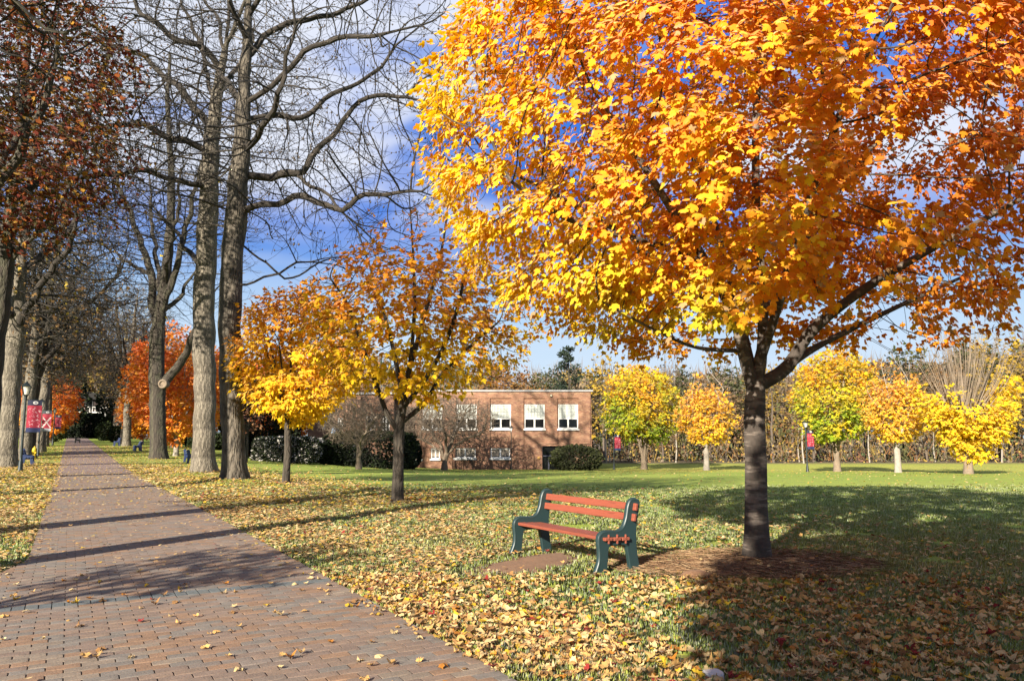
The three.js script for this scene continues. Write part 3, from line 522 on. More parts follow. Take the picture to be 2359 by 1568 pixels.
{
  const base = onGround(OAK2.x, OAK2.z, -0.05), r = rng(61);
  const stems = [[[540, 1106, 27], [533, 900, 27], [531, 750, 27], [541, 500, 27], [556, 350, 27], [562, 200, 27], [570, 60, 27], [572, -80, 27], [565, -250, 27.3], [585, -420, 27]],
    [[550, 665, 27], [600, 645, 26.7], [650, 622, 26.4], [720, 606, 26]], [[552, 492, 27], [640, 465, 26.6], [700, 455, 26.3], [745, 476, 26], [790, 487, 25.8], [835, 458, 25.6], [900, 443, 25.3], [985, 455, 25]],
    [[555, 408, 27], [640, 403, 27.3], [690, 405, 27.5], [735, 345, 27.6], [785, 275, 27.9], [850, 222, 28.2], [935, 225, 28.4]], [[690, 405, 27.5], [740, 445, 27.2], [785, 478, 27]],
    [[560, 288, 27], [625, 266, 27.6], [705, 268, 28.2], [760, 215, 28.6], [850, 175, 29], [905, 105, 29.3]], [[562, 235, 27], [650, 172, 26.3], [745, 102, 25.7], [870, 75, 25.3]], [[565, 130, 27], [640, 68, 27.5], [705, 43, 28], [775, 32, 28.4], [850, -10, 28.8]],
    [[570, 40, 27], [630, -70, 26.2], [720, -200, 25.5]], [[566, 100, 27], [530, 10, 26], [490, -140, 25]], [[560, 230, 27], [520, 180, 28.2], [470, 120, 29.2]], [[545, 560, 27], [610, 600, 27.4], [650, 640, 27.6]], [[556, 350, 27], [600, 300, 25.6], [650, 200, 24.6], [680, 60, 24]]].map((l) => local(base, l));
  const cen = V(1.2, 14.2, 0), pts = ellipsoid(r, 3600, cen, V(7.0, 8.8, 5.6), 0.5, (p) => p.y > 7.2 && (p.y > 9 || p.x > 1.5));
  bareTree({ label: 'right one of the twin tall bare trees, its rugged trunk half in shade', base, seed: 62, stems, points: pts, R: 0.385, bark: barkShade, limbBark: barkLimbShaded, cones: 0.45, limbs: 12, twigs: 3 });
}
{
  const base = onGround(OAK1.x, OAK1.z, -0.05), r = rng(71);
  const stems = [[[468, 1087, 33.6], [471, 900, 33.6], [470, 700, 33.6], [478, 500, 33.6], [486, 350, 33.6], [500, 210, 33.6], [520, 100, 33.6], [531, -60, 33.6], [540, -280, 33.6]],
    [[478, 360, 33.6], [440, 332, 33], [380, 312, 32.4], [300, 292, 32], [225, 290, 31.6]], [[478, 300, 33.6], [450, 252, 34], [410, 202, 34.4], [365, 160, 34.8], [320, 125, 35], [270, 110, 35], [195, 88, 35]],
    [[492, 235, 33.6], [465, 115, 34.4], [430, 38, 35], [392, -50, 35.4]], [[505, 150, 33.6], [470, 112, 33], [405, 92, 32.4], [362, 62, 32], [312, 8, 31.6], [290, -70, 31.4]], [[520, 118, 33.6], [500, 48, 34], [462, -5, 34.4], [430, -90, 35]],
    [[474, 430, 33.6], [430, 415, 32.6], [330, 398, 31.4], [235, 402, 30.6], [160, 432, 30]], [[500, 210, 33.6], [550, 150, 35], [590, 60, 36]], [[470, 620, 33.6], [440, 590, 34.6], [410, 540, 35.6]], [[520, 100, 33.6], [560, 10, 32.4], [600, -90, 31.6]]].map((l) => local(base, l));
  const cen = V(-1.8, 16.8, 0), pts = ellipsoid(r, 3000, cen, V(6.2, 8.2, 5.2), 0.5, (p) => p.y > 9.8);
  bareTree({ label: 'left one of the twin tall bare trees, its straight pale trunk in full sun', base, seed: 72, stems, points: pts, R: 0.45, bark: barkOak, limbBark: barkLimbShaded, cones: 0.45, limbs: 10, twigs: 3 });
}
{ // forked dark tree with a sawn-off limb
  const base = ground(365, 1056), D = -base.z, r = rng(81); base.y -= 0.05;
  const stems = [[[365, 1058, 0], [362, 900, 0], [363, 760, 0], [384, 610, 0], [394, 430, 0], [386, 250, 0], [392, 120, 0]], [[362, 755, 0], [345, 630, 0.6], [318, 540, 1], [272, 430, 1.6], [215, 330, 2]], [[368, 735, 0], [415, 580, -0.8], [450, 430, -1.4], [480, 300, -2]],
    [[368, 905, 0], [408, 850, 0], [440, 785, -0.5], [486, 690, -1]], [[370, 720, 0], [415, 680, 0.8], [452, 615, 1.4]], [[345, 630, 0.6], [290, 600, 2], [230, 560, 3]], [[372, 690, 0], [352, 540, 2.4], [342, 400, 4]], [[375, 660, 0], [400, 520, -3], [420, 380, -5]]].map((l) => l.map(([x, y, d]) => at(x, y, D + d).sub(base)));
  const pts = ellipsoid(r, 2300, V(-0.6, 15.5, 0), V(7, 8, 6), 0.5, (p) => p.y > 8);
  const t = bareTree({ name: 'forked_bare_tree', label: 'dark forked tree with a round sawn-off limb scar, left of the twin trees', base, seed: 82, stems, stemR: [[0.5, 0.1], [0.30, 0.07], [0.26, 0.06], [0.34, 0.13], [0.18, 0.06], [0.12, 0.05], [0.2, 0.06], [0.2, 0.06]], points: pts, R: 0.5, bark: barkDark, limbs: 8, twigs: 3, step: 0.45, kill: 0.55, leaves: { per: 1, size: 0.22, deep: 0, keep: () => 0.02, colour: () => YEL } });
  const cut = new THREE.TorusGeometry(0.24, 0.075, 8, 18), p = at(374, 884, D - 0.62).sub(base), face = new THREE.CylinderGeometry(0.22, 0.26, 0.5, 18).rotateX(Math.PI / 2).translate(0, 0, -0.26);
  const s = mesh('branch_scar', merged([cut, face]), barkTan, t); s.position.copy(p);
}
// tall avenue trees: two grown kinds, then copies of them down both rows
const avenuePts = (seed, n, c, rad, low) => ellipsoid(rng(seed), n, c, rad, 0.4, (p) => p.y > low);
const avenue1 = bareTree({ label: 'thick grey avenue trunk at the left edge, behind the first lamp post', base: ground(15, 1076).add(V(0, -0.05, 0)), seed: 402, group: 'bare trees lining the brick path', R: 0.42, tip: 0.008, bark: barkOak, limbBark: barkLimbShaded, twigs: 4, limbs: 8, step: 0.42, kill: 0.5,
  stems: [[V(0, 0, 0), V(-0.1, 4, 0), V(0, 8, 0.1), V(-0.1, 12, 0), V(0.2, 17, 0.1)], [V(0, 6.5, 0), V(1.4, 8.6, 0.8), V(3.2, 11.5, 1)], [V(0, 8, 0), V(-1.5, 10, -1), V(-3, 13, -1.6)], [V(0, 9.5, 0), V(1, 12, -1.6), V(1.6, 15, -3)], [V(0, 7.2, 0), V(-0.8, 9, 2), V(-1.4, 11.5, 3.6)]],
  points: avenuePts(401, 2700, V(0.2, 12.2, 0), V(5, 6.6, 5), 5.5), leaves: { per: 1, size: 0.2, deep: 1, keep: () => 0.22, colour: BROWNS } });
const avenue2 = bareTree({ name: 'forked_bare_tree', label: 'dark avenue tree forking low, just right of the first lamp post', base: ground(62, 1056).add(V(0, -0.05, 0)), seed: 412, group: 'bare trees lining the brick path', R: 0.45, tip: 0.008, bark: barkDark, twigs: 4, limbs: 8, step: 0.45, kill: 0.52,
  stems: [[V(0, 0, 0), V(-0.1, 3, 0), V(0.2, 6.4, 0), V(0.9, 11, 0.4), V(1.8, 17, 0.5)], [V(0, 6, 0), V(-0.9, 9, 0.4), V(-2.2, 13.5, 0.6)], [V(0.3, 7, 0), V(2, 9.6, -1), V(4, 12, -1.6)], [V(0.1, 6, 0), V(0.2, 9, -2), V(0.4, 13, -3.4)], [V(0.3, 8, 0.1), V(1, 11, 2.2), V(1.2, 14, 3.6)]],
  points: avenuePts(411, 2800, V(0.4, 12, 0), V(5.6, 7, 5.6), 4.6), leaves: { per: 1, size: 0.22, deep: 1, keep: () => 0.26, colour: BROWNS } });
const G_AV = 'bare trees lining the brick path';
for (const [src, s, l, turn, sc, label] of [
  [avenue1, 46.5, 4.7, 1.2, 0.8, 'grey avenue trunk close behind the first banner'], [avenue1, 61, 4.4, 2.3, 0.92, 'grey avenue trunk behind the second lamp post and hydrant'], [avenue2, 69, 4.6, 0.9, 0.9, 'dark avenue tree just beyond the yellow hydrant'],
  [avenue1, 78, 4.5, 4, 0.85, 0], [avenue2, 86, 4.8, 2.6, 0.85, 0], [avenue1, 95, 4.4, 5.1, 0.85, 'pale avenue trunk beside the bush at the far end of the path'], [avenue2, 112, 5.4, 3.2, 0.9, 0],
  [avenue1, 78, -2.6, 0.6, 0.9, 'pale straight trunk right of the path, behind the second blue bench'], [avenue2, 88, -2.9, 4.2, 0.95, 0], [avenue1, 101, -3, 2, 0.9, 0], [avenue2, 116, -3.4, 1.1, 0.95, 0],
  [avenue1, 60, 13, 2.9, 0.95, 0], [avenue2, 74, 15, 0.2, 0.95, 0], [avenue2, 98, 13, 5.2, 1, 0], [avenue1, 120, -14, 1.6, 0.9, 0], [avenue2, 122, 12, 2.2, 1, 0]])
  { const p = onPath(s, l); copyOf(src, label || 'bare brown avenue tree far down the brick path', onGround(p.x, p.z, -0.05), turn, sc, label ? undefined : 'far bare trees at the end of the path'); }
let redTree;
{ // the dark red tree whose crown hangs into the top left corner
  const p = onPath(24.2, 5), base = onGround(p.x, p.z, -0.05);
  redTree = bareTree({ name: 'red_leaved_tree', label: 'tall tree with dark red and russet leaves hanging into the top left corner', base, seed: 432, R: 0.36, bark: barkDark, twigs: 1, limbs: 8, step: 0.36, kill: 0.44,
    stems: [[V(0, 0, 0), V(0, 5, 0), V(0.2, 10, 0), V(0.4, 17, 0)], [V(0, 7.5, 0), V(1.6, 9.4, 0), V(3.2, 12, 0.4)], [V(0, 9, 0), V(1.4, 12, 1.5), V(2.4, 15, 2)], [V(0, 8.4, 0), V(-2, 11, 0.6), V(-3, 14, 1)], [V(0.2, 10, 0), V(1.2, 13, -2), V(1.6, 16, -3)]],
    points: ellipsoid(rng(431), 1900, V(0.2, 13.4, 0), V(4.7, 5.4, 4.4), 0.6, (q) => q.y > 8.2), leaves: { per: 8, size: 0.20, deep: 3, spread: 0.3, keep: (q) => (perlin.noise(q.x * 0.6, q.y * 0.6, q.z * 0.6) > -0.05 ? 0.75 : 0.12), mat: leafDull,
      colour: (q, v) => (v < 0.36 ? [0.19, 0.03, 0.014] : v < 0.62 ? [0.34, 0.09, 0.015] : v < 0.86 ? [0.09, 0.07, 0.02] : [0.50, 0.26, 0.03]) } });
}
{ // trees of the left row just outside the frame, whose shadows cross the path and the lawn
  const a = onPath(0.63, 5), b = onPath(14.5, 5);
  { const t = copyOf(avenue2, 'bare avenue tree just outside the left edge, shading the near path', onGround(a.x, a.z, -0.05), 0.5, V(0.6, 0.9, 0.6), 'nearest avenue trees outside the frame'); t.remove(t.children.find((c) => /^crown/.test(c.name))); }
  copyOf(redTree, 'red and russet crown nearest the viewer at the left edge, trunk out of frame', onGround(b.x, b.z, -0.05), 2.5, 0.8);
  const s = V(-1.07, 0, 3.26), o = onPath(1.4, 10), q = onPath(-4, 8);
  copyOf(avenue1, 'bare tree set back from the path outside the left edge', onGround(o.x, o.z, -0.05), 4.1, 0.9, 'nearest avenue trees outside the frame');
  maple({ name: 'dogwood', label: 'small low dogwood outside the left edge whose twigs shade the near path', base: onGround(q.x, q.z, -0.05), seed: 580, fork: 2.5, height: 4.6, c: V(0.2, 3.7, -0.2), rad: V(1.3, 0.75, 1.5), n: 260, step: 0.22, kill: 0.3, infl: 1.5, R: 0.07, per: 9, size: 0.14, deep: 2, shape: lowLeaves, spread: 0.2, hollow: 0.2, colour: () => DEEP });
  maple({ name: 'maple_tree', label: 'leafy avenue maple behind the viewer, shading the lower right lawn', base: onGround(s.x, s.z, -0.05), seed: 560, fork: 3, height: 8, c: V(0.95, 5.6, 0), rad: V(3.75, 2.9, 2.6), n: 1100, step: 0.3, kill: 0.45, infl: 2, R: 0.2, per: 26, size: 0.27, deep: 3, shape: lowLeaves, spread: 0.4, hollow: 0.2, colour: () => ORG });
}
// ---------------------------------------------------------------- autumn trees further off
function farLeaves(sk, b, { seed, per, size, deep, c, drop = 0.3, spread = 0.3, keep, colour }) { for (const l of leafPlaces(sk, { seed, per, size, deep, out: c, drop, spread, keep })) put(b, lowLeaves[l.v > 0.5 ? 1 : 0], pose(l.p, l.tip, l.nrm, l.s), colour(l.p, l.v)); }
function farTree({ name, label, base, seed, fork, c, rad, n = 500, R, bark = barkTan, colour, per = 5, size = 0.34, deep = 2, keep, spread = 0.35, hollow = 0.5, test, top = 0, topRad = 0.5, limbs = 5, step = 0.4, group, stemsN = 6, bareTop, mat = leafBright, split = 0, fan = 0 }) {
  const tree = thing(name, label, 'tree', base, 0, group), r = rng(seed);
  const st = [[V(0, -0.1, 0), V(0.03, fork * 0.6, 0), V(0, fork, 0), V(0.1, c.y, 0)]];
  for (let k = 0; k < stemsN; k++) { const a = k * 2.4 + r(), o = rad.x * (0.35 + 0.3 * r()), y0 = split ? fork * split * (0.6 + 0.5 * r()) : fork * (0.85 + 0.2 * r()); st.push([V(0, y0, 0), V(Math.cos(a) * o * 0.3, lerp(y0, c.y, 0.45), Math.sin(a) * o * 0.3), V(Math.cos(a) * o, c.y + rad.y * (r() * 0.9 - 0.2), Math.sin(a) * o)]); }
  const stemR = st.map((q, i) => (i ? [R * 0.5, R * 0.1] : null));
  for (let k = 0; k < fan; k++) { const a = r() * 6.28, w = Math.sqrt(r()) * 0.92, y1 = c.y + rad.y * Math.sqrt(1 - w * w) * (0.8 + 0.2 * r()), x1 = Math.cos(a) * w * rad.x, z1 = Math.sin(a) * w * rad.z; st.push([V(0, fork * (0.9 + 0.25 * r()), 0), V(x1 * 0.38, lerp(fork, y1, 0.36), z1 * 0.38), V(c.x + x1 * 0.75, lerp(fork, y1, 0.72), z1 * 0.75), V(c.x + x1, y1, z1)]); stemR.push([0.026, 0.006]); }
  const pts = ellipsoid(r, n, c, rad, hollow, test);
  if (top) { const t = bareTop ?? c.y + rad.y; pts.push(...ellipsoid(r, top, V(c.x, c.y, c.z), V(rad.x * topRad, t - c.y, rad.z * topRad), 0.3, (p) => p.y > c.y)); }
  const sk = grow({ seed: seed + 1, stems: st, stemR, points: pts, step, kill: step * 1.3, infl: 2.5, base: R, tip: 0.008, pull: V(0, 0.25, 0) });
  wood(sk, tree, bark, { limbs, flare: 0.3, knob: 0.05, seed });
  const b = new MB(true); farLeaves(sk, b, { seed: seed + 2, per, size, deep, c: c.clone().add(V(0, -rad.y * 0.5, 0)), keep, spread, colour });
  mesh('crown', b.geo(), mat, tree, 'stuff');
  return tree;
}
const shadeOf = (col, v) => col.map((x) => x * (0.78 + 0.44 * ((v * 53) % 1)));
// the row of young maples on the far side of the lawn
const limeColour = (p, v) => { const t = clamp(0.37 + (p.y - 5.4) * 0.13 + fbm(p.x * 0.5, p.y * 0.5, p.z * 0.5 + 2, 3) * 1.3 + (v - 0.5) * 0.5, 0, 1); return shadeOf(t > 0.5 ? mixc([0.80, 0.60, 0.015], [0.95, 0.45, 0.012], (t - 0.5) * 2) : mixc([0.30, 0.42, 0.012], [0.80, 0.60, 0.015], t * 2), v); };
const goldColour = (p, v) => { const t = clamp(0.5 - (p.y - 4.4) * 0.14 + fbm(p.x * 0.6, p.y * 0.6, p.z * 0.6, 3) + (v - 0.5) * 0.6, 0, 1); return shadeOf(mixc([0.95, 0.45, 0.07], [1.0, 0.68, 0.015], t), v); };
const G_ROW = 'young maples in a row along the far lawn';
const lime = farTree({ name: 'round_maple', label: 'round green-gold maple right of the brick building', base: ground(1484, 1081), seed: 610, fork: 1.8, c: V(-0.2, 5.5, 0), rad: V(3.7, 3.8, 3.5), n: 1300, step: 0.34, R: 0.26, colour: limeColour, per: 16, size: 0.30, deep: 3, spread: 0.42, bark: barkTan, split: 0.5, keep: (p) => (p.y < 2.5 ? 0 : perlin.noise(p.x * 0.8, p.y * 0.8, p.z * 0.8) > -0.2 ? 1 : 0.12) });
const gold = farTree({ name: 'gold_maple', label: 'narrow golden maple with pale trunk between the round maple and the big trunk', base: ground(1628, 1083), seed: 630, fork: 1.9, c: V(0.05, 4.9, 0), rad: V(2.5, 3.1, 2.4), n: 900, step: 0.3, R: 0.22, colour: goldColour, per: 13, size: 0.27, deep: 3, spread: 0.36, bark: barkPale, top: 420, topRad: 0.78, bareTop: 9.6, keep: (p) => (p.y < 2.5 ? 0 : p.y > 6.6 ? 0.22 * sstep(8.4, 6.6, p.y) : 0.95 * (perlin.noise(p.x * 0.9, p.y * 0.9, p.z * 0.9 + 3) > -0.22 ? 1 : 0.15)) * (p.y > 5.5 && p.x > 0.6 ? 0.45 : 1) });
copyOf(lime, 'round green-gold maple just right of the big maple trunk', ground(1930, 1086), 1.9, V(0.93, 0.97, 0.93));
copyOf(gold, 'narrow golden maple with pale trunk, second from the right end of its row', ground(2070, 1088), 0.5, V(0.93, 0.95, 0.93));
farTree({ name: 'half_bare_maple', label: 'half bare maple with a fan of pale twigs over low yellow leaves, far right', base: ground(2232, 1091), seed: 650, fork: 1.8, c: V(0.3, 5.6, 0), rad: V(3.3, 4.8, 3.2), n: 1500, fan: 110, R: 0.25, step: 0.3, bark: barkTan, colour: (p, v) => shadeOf(mixc([0.98, 0.62, 0.012], [1.0, 0.72, 0.02], v), v), per: 12, size: 0.29, deep: 4, spread: 0.36, stemsN: 10, hollow: 0.3,
  keep: (p) => (p.y < 3.4 + 0.75 * Math.abs(p.x + 0.3) && p.y < 5.9 ? 0.95 : p.y < 4.6 + 0.7 * Math.abs(p.x) ? 0.06 : 0) });
// orange maples by the avenue
const orangeColour = (p, v) => { const t = clamp(0.5 + fbm(p.x * 0.35, p.y * 0.35, p.z * 0.35, 3) * 1.4 - (p.y - 6) * 0.05 + (v - 0.5) * 0.6, 0, 1); return shadeOf(t > 0.5 ? mixc([1.0, 0.34, 0.03], [1.0, 0.52, 0.03], (t - 0.5) * 2) : mixc([0.90, 0.20, 0.03], [1.0, 0.34, 0.03], t * 2), v); };
const onRow = (s, l) => { const p = onPath(s, l); return onGround(p.x, p.z, -0.05); };
const orange = farTree({ name: 'orange_maple', label: 'broad bright orange maple right of the path, left of the forked tree', base: onRow(72, -6.2), seed: 670, fork: 2.2, c: V(0, 6.6, 0), rad: V(4.9, 5.4, 4.6), n: 950, R: 0.24, bark: barkPale, colour: orangeColour, per: 14, size: 0.38, deep: 3, spread: 0.55, keep: (p) => (p.y > 9.5 ? 0.4 : 0.95) });
const G_OR = 'orange maples beside the avenue';
copyOf(orange, 'orange maple with two pale stems behind the blue bench and the twin trees', ground(404, 1050), 1.0, V(0.72, 0.72, 0.72));
copyOf(orange, 'smaller orange maple low over the path between the pale avenue trunks', onRow(86, -4.6), 2.4, V(0.62, 0.62, 0.62));
copyOf(orange, 'orange and yellow maple left of the path behind the second banner', onRow(92, 4.6), 3.6, V(0.68, 0.66, 0.68));
copyOf(orange, 'orange maple glimpsed behind the trunks at the far left edge', onRow(52, 10.5), 5.0, V(0.7, 0.75, 0.7));
copyOf(orange, 'orange maple behind the amber maple, seen right of the twin trunks', onRow(62, -14), 0.2, V(0.8, 0.8, 0.8));
copyOf(orange, 'russet maple far behind the left blue benches', onRow(96, -12), 4.2, V(0.9, 0.95, 0.9));
{ const p = ground(566, 1066); farTree({ name: 'russet_sapling', label: 'thin russet sapling with dry brown leaves right of the twin trees', base: p, seed: 690, fork: 1.7, c: V(0.1, 3.9, 0), rad: V(1.3, 2.2, 1.3), n: 220, R: 0.09, bark: barkDark, colour: (q, v) => (v < 0.5 ? [0.30, 0.13, 0.07] : v < 0.8 ? [0.42, 0.22, 0.11] : [0.2, 0.06, 0.04]), per: 3, size: 0.26, deep: 2, spread: 0.25, step: 0.3, mat: leafDull }); }
// bare spreading trees in front of the building
const spread1 = (() => {
  const q0 = at(1024, 1004, 62), base = onGround(q0.x, q0.z), r = rng(701);
  return bareTree({ name: 'spreading_bare_tree', label: 'low spreading grey twiggy tree in front of the brick building', base: base.add(V(0, -0.05, 0)), seed: 702, R: 0.24, bark: barkTan, twigs: 4, tip: 0.007, twigLen: 0.45, limbs: 7, step: 0.2, kill: 0.22, infl: 1.8, knob: 0.12, flare: 0.3,
    stems: [[V(0, 0, 0), V(0.1, 1, 0), V(0.5, 2.2, 0.1), V(1.1, 3.4, 0), V(1.6, 4.6, 0.1)], [V(0, 0.5, 0), V(-0.25, 1.6, 0), V(-1.1, 3, 0.3), V(-2.2, 4, 0.4)], [V(0.2, 1.4, 0), V(1.4, 2.4, 0.4), V(3, 3.0, 0.6)], [V(-0.3, 1.6, 0), V(-1.4, 2.2, -0.5), V(-3, 2.8, -0.8)], [V(0.4, 2, 0), V(0.6, 3, -1.4), V(0.8, 4, -2.6)], [V(0.1, 1.4, 0), V(0.2, 2.6, 1.2), V(0, 3.6, 2.4)]],
    points: ellipsoid(r, 4200, V(0.2, 3.9, 0), V(4.0, 2.0, 3.4), 0.2, (p) => p.y > 2.0) });
})();
copyOf(spread1, 'small twiggy bare tree in front of the dark hedge and left brick wing', (() => { const q = at(828, 1004, 50); return onGround(q.x, q.z, -0.05); })(), 2.2, V(0.74, 0.82, 0.74));
// ---------------------------------------------------------------- the wood beyond the lawn
const woodKinds = [];
const bareK = (name, label, seed, h, w, bark, pale) => { const r = rng(seed); return bareTree({ name, label, base: V(0, 0, 0), seed, R: pale ? 0.12 : 0.2, bark, twigs: 2, twigLen: 0.9, limbs: 4, step: 0.7, kill: 0.85, infl: 4, knob: 0.05, flare: 0.2,
  stems: [[V(0, -0.3, 0), V(0.2, h * 0.35, 0), V(-0.1, h * 0.7, 0.1), V(0.2, h * 0.95, 0)]], points: ellipsoid(r, 420, V(0, h * 0.64, 0), V(w, h * 0.38, w), 0.2) , leaves: { per: 2, size: 0.42, deep: 1, spread: 0.4, keep: () => 0.35, colour: (p, v) => (v < 0.45 ? [0.24, 0.15, 0.07] : v < 0.8 ? [0.30, 0.20, 0.07] : [0.20, 0.18, 0.05]) } }); };
const bx = [[2246, 1086]];
woodKinds.push(bareK('woodland_tree', 'leafless brown woodland tree', 801, 14, 3.2, barkTwig));
woodKinds.push(bareK('slender_birch', 'slender pale trunk', 811, 11, 1.5, barkPale, true));
const leafyK = (name, seed, h, w, cols, dens = 0.9, size = 0.5, bark = barkTwig) => farTree({ name, label: 'x', base: V(0, 0, 0), seed, fork: h * 0.3, c: V(0, h * 0.6, 0), rad: V(w, h * 0.42, w), n: 420, R: 0.2, bark, colour: (p, v) => shadeOf(mixc(cols[0], cols[1], clamp(0.5 + fbm(p.x * 0.4, p.y * 0.4, p.z * 0.4, 2) * 1.6 + (v - 0.5) * 0.5, 0, 1)), v), per: 9, size, deep: 3, spread: 0.7, step: 0.7, keep: () => dens, limbs: 3, mat: leafDull });
woodKinds.push(leafyK('russet_tree', 821, 13, 3.6, [[0.30, 0.12, 0.03], [0.40, 0.22, 0.05]]));
woodKinds.push(leafyK('olive_tree_crown', 831, 14, 3.2, [[0.055, 0.075, 0.02], [0.13, 0.13, 0.035]]));
woodKinds.push(leafyK('yellow_woodland_tree', 841, 13, 3.0, [[0.50, 0.33, 0.03], [0.62, 0.40, 0.04]], 0.45));
woodKinds.push(leafyK('brown_woodland_tree', 851, 13, 3.4, [[0.20, 0.12, 0.06], [0.30, 0.19, 0.08]], 0.5));
const WK = ['leafless brown woodland tree', 'slender pale-barked woodland tree', 'russet woodland tree', 'olive green woodland tree', 'loose yellow woodland tree', 'dull brown woodland tree'];
const WN = ['woodland_tree', 'slender_birch', 'russet_tree', 'olive_tree', 'yellow_tree', 'brown_tree'], firstOf = woodKinds.map(() => true);
woodKinds[3].name = 'olive_tree'; woodKinds[4].name = 'yellow_tree'; woodKinds[5].name = 'brown_tree';
for (const n of ['olive_tree', 'yellow_tree', 'brown_tree']) used.set(n, 1);
function woodTree(k, px, D, sc, label, sy) {
  const p = at(px, 900, D), b = onGround(p.x, p.z, -0.1), turn = px * 1.7 + D;
  const where = (px < 560 ? 'far behind the avenue trunks' : px < 1120 ? 'behind the left brick wing' : px < 1470 ? 'just right of the building' : px < 1600 ? 'behind the first round maple' : px < 1760 ? 'left of the big trunk' : px < 1900 ? 'just right of the big trunk' : px < 2010 ? 'behind the second round maple' : px < 2150 ? 'behind the second golden maple' : px < 2300 ? 'behind the half bare maple' : 'at the right edge') + (D > 100 && px > 1380 ? ', back row' : '');
  const said = WK[k] + ' ' + where, g = label ? undefined : said;
  const o = firstOf[k] ? woodKinds[k] : copyOf(woodKinds[k]);
  firstOf[k] = false; o.position.copy(b); o.rotation.y = turn; o.scale.set(sc, sy ?? sc, sc);
  o.userData.label = label ?? said; if (g) o.userData.group = g; else delete o.userData.group;
}
{
  const r = rng(900);
  // seen over the roof
  woodTree(2, 1180, 104, 0.98, 'rounded russet tree rising behind the middle of the flat roof'); woodTree(2, 1232, 100, 0.72, 'small red-brown tree at the roof edge left of the tall pine', 0.72); woodTree(2, 1140, 108, 1.05, 'rounded russet tree rising behind the left part of the flat roof', 1.05);
  woodTree(3, 1258, 104, 0.85, 'dark green bushy tree behind the roof, left of the tall pine'); woodTree(3, 1285, 112, 0.8, 'olive tree behind the roof at the foot of the tall pine');
  woodTree(4, 1392, 96, 1.0, 'tall pale yellow tree behind the right end of the building'); woodTree(5, 1345, 104, 0.8, 'brown tree peeping over the roof right of the tall pine');
  woodTree(4, 2300, 92, 1.22, 'bright yellow tree towering above the wood at the far right'); 
  for (const [px, D, k, sc] of [[1395, 88, 1, 0.7], [1403, 91, 1, 0.55], [1553, 90, 1, 0.62], [1845, 88, 1, 0.72], [1835, 92, 1, 0.55], [1995, 91, 1, 0.62], [2145, 93, 1, 0.6], [2296, 90, 1, 0.66]]) woodTree(k, px, D, sc);
  for (let px = 1385; px < 2480; px += 46) {
    const h = lerp(0.86, 1.12, sstep(1750, 2330, px));
    woodTree([0, 5, 0, 2, 5, 3, 0][Math.floor(r() * 7)], px + r() * 30, 90 + r() * 8, h * (0.72 + 0.2 * r()));
    woodTree([0, 5, 3, 0, 4, 5][Math.floor(r() * 6)], px + r() * 40, 102 + r() * 10, h * (0.95 + 0.2 * r()));
  }
  for (let px = 640; px < 1120; px += 80) woodTree([0, 5, 2, 0][Math.floor(r() * 4)], px + r() * 40, 108 + r() * 12, 0.85);
  for (let px = -260; px < 560; px += 75) woodTree([0, 5, 0, 3][Math.floor(r() * 4)], px + r() * 40, 138 + r() * 14, 1.05);
}
woodKinds.forEach((o, k) => { if (firstOf[k]) scene.remove(o); });
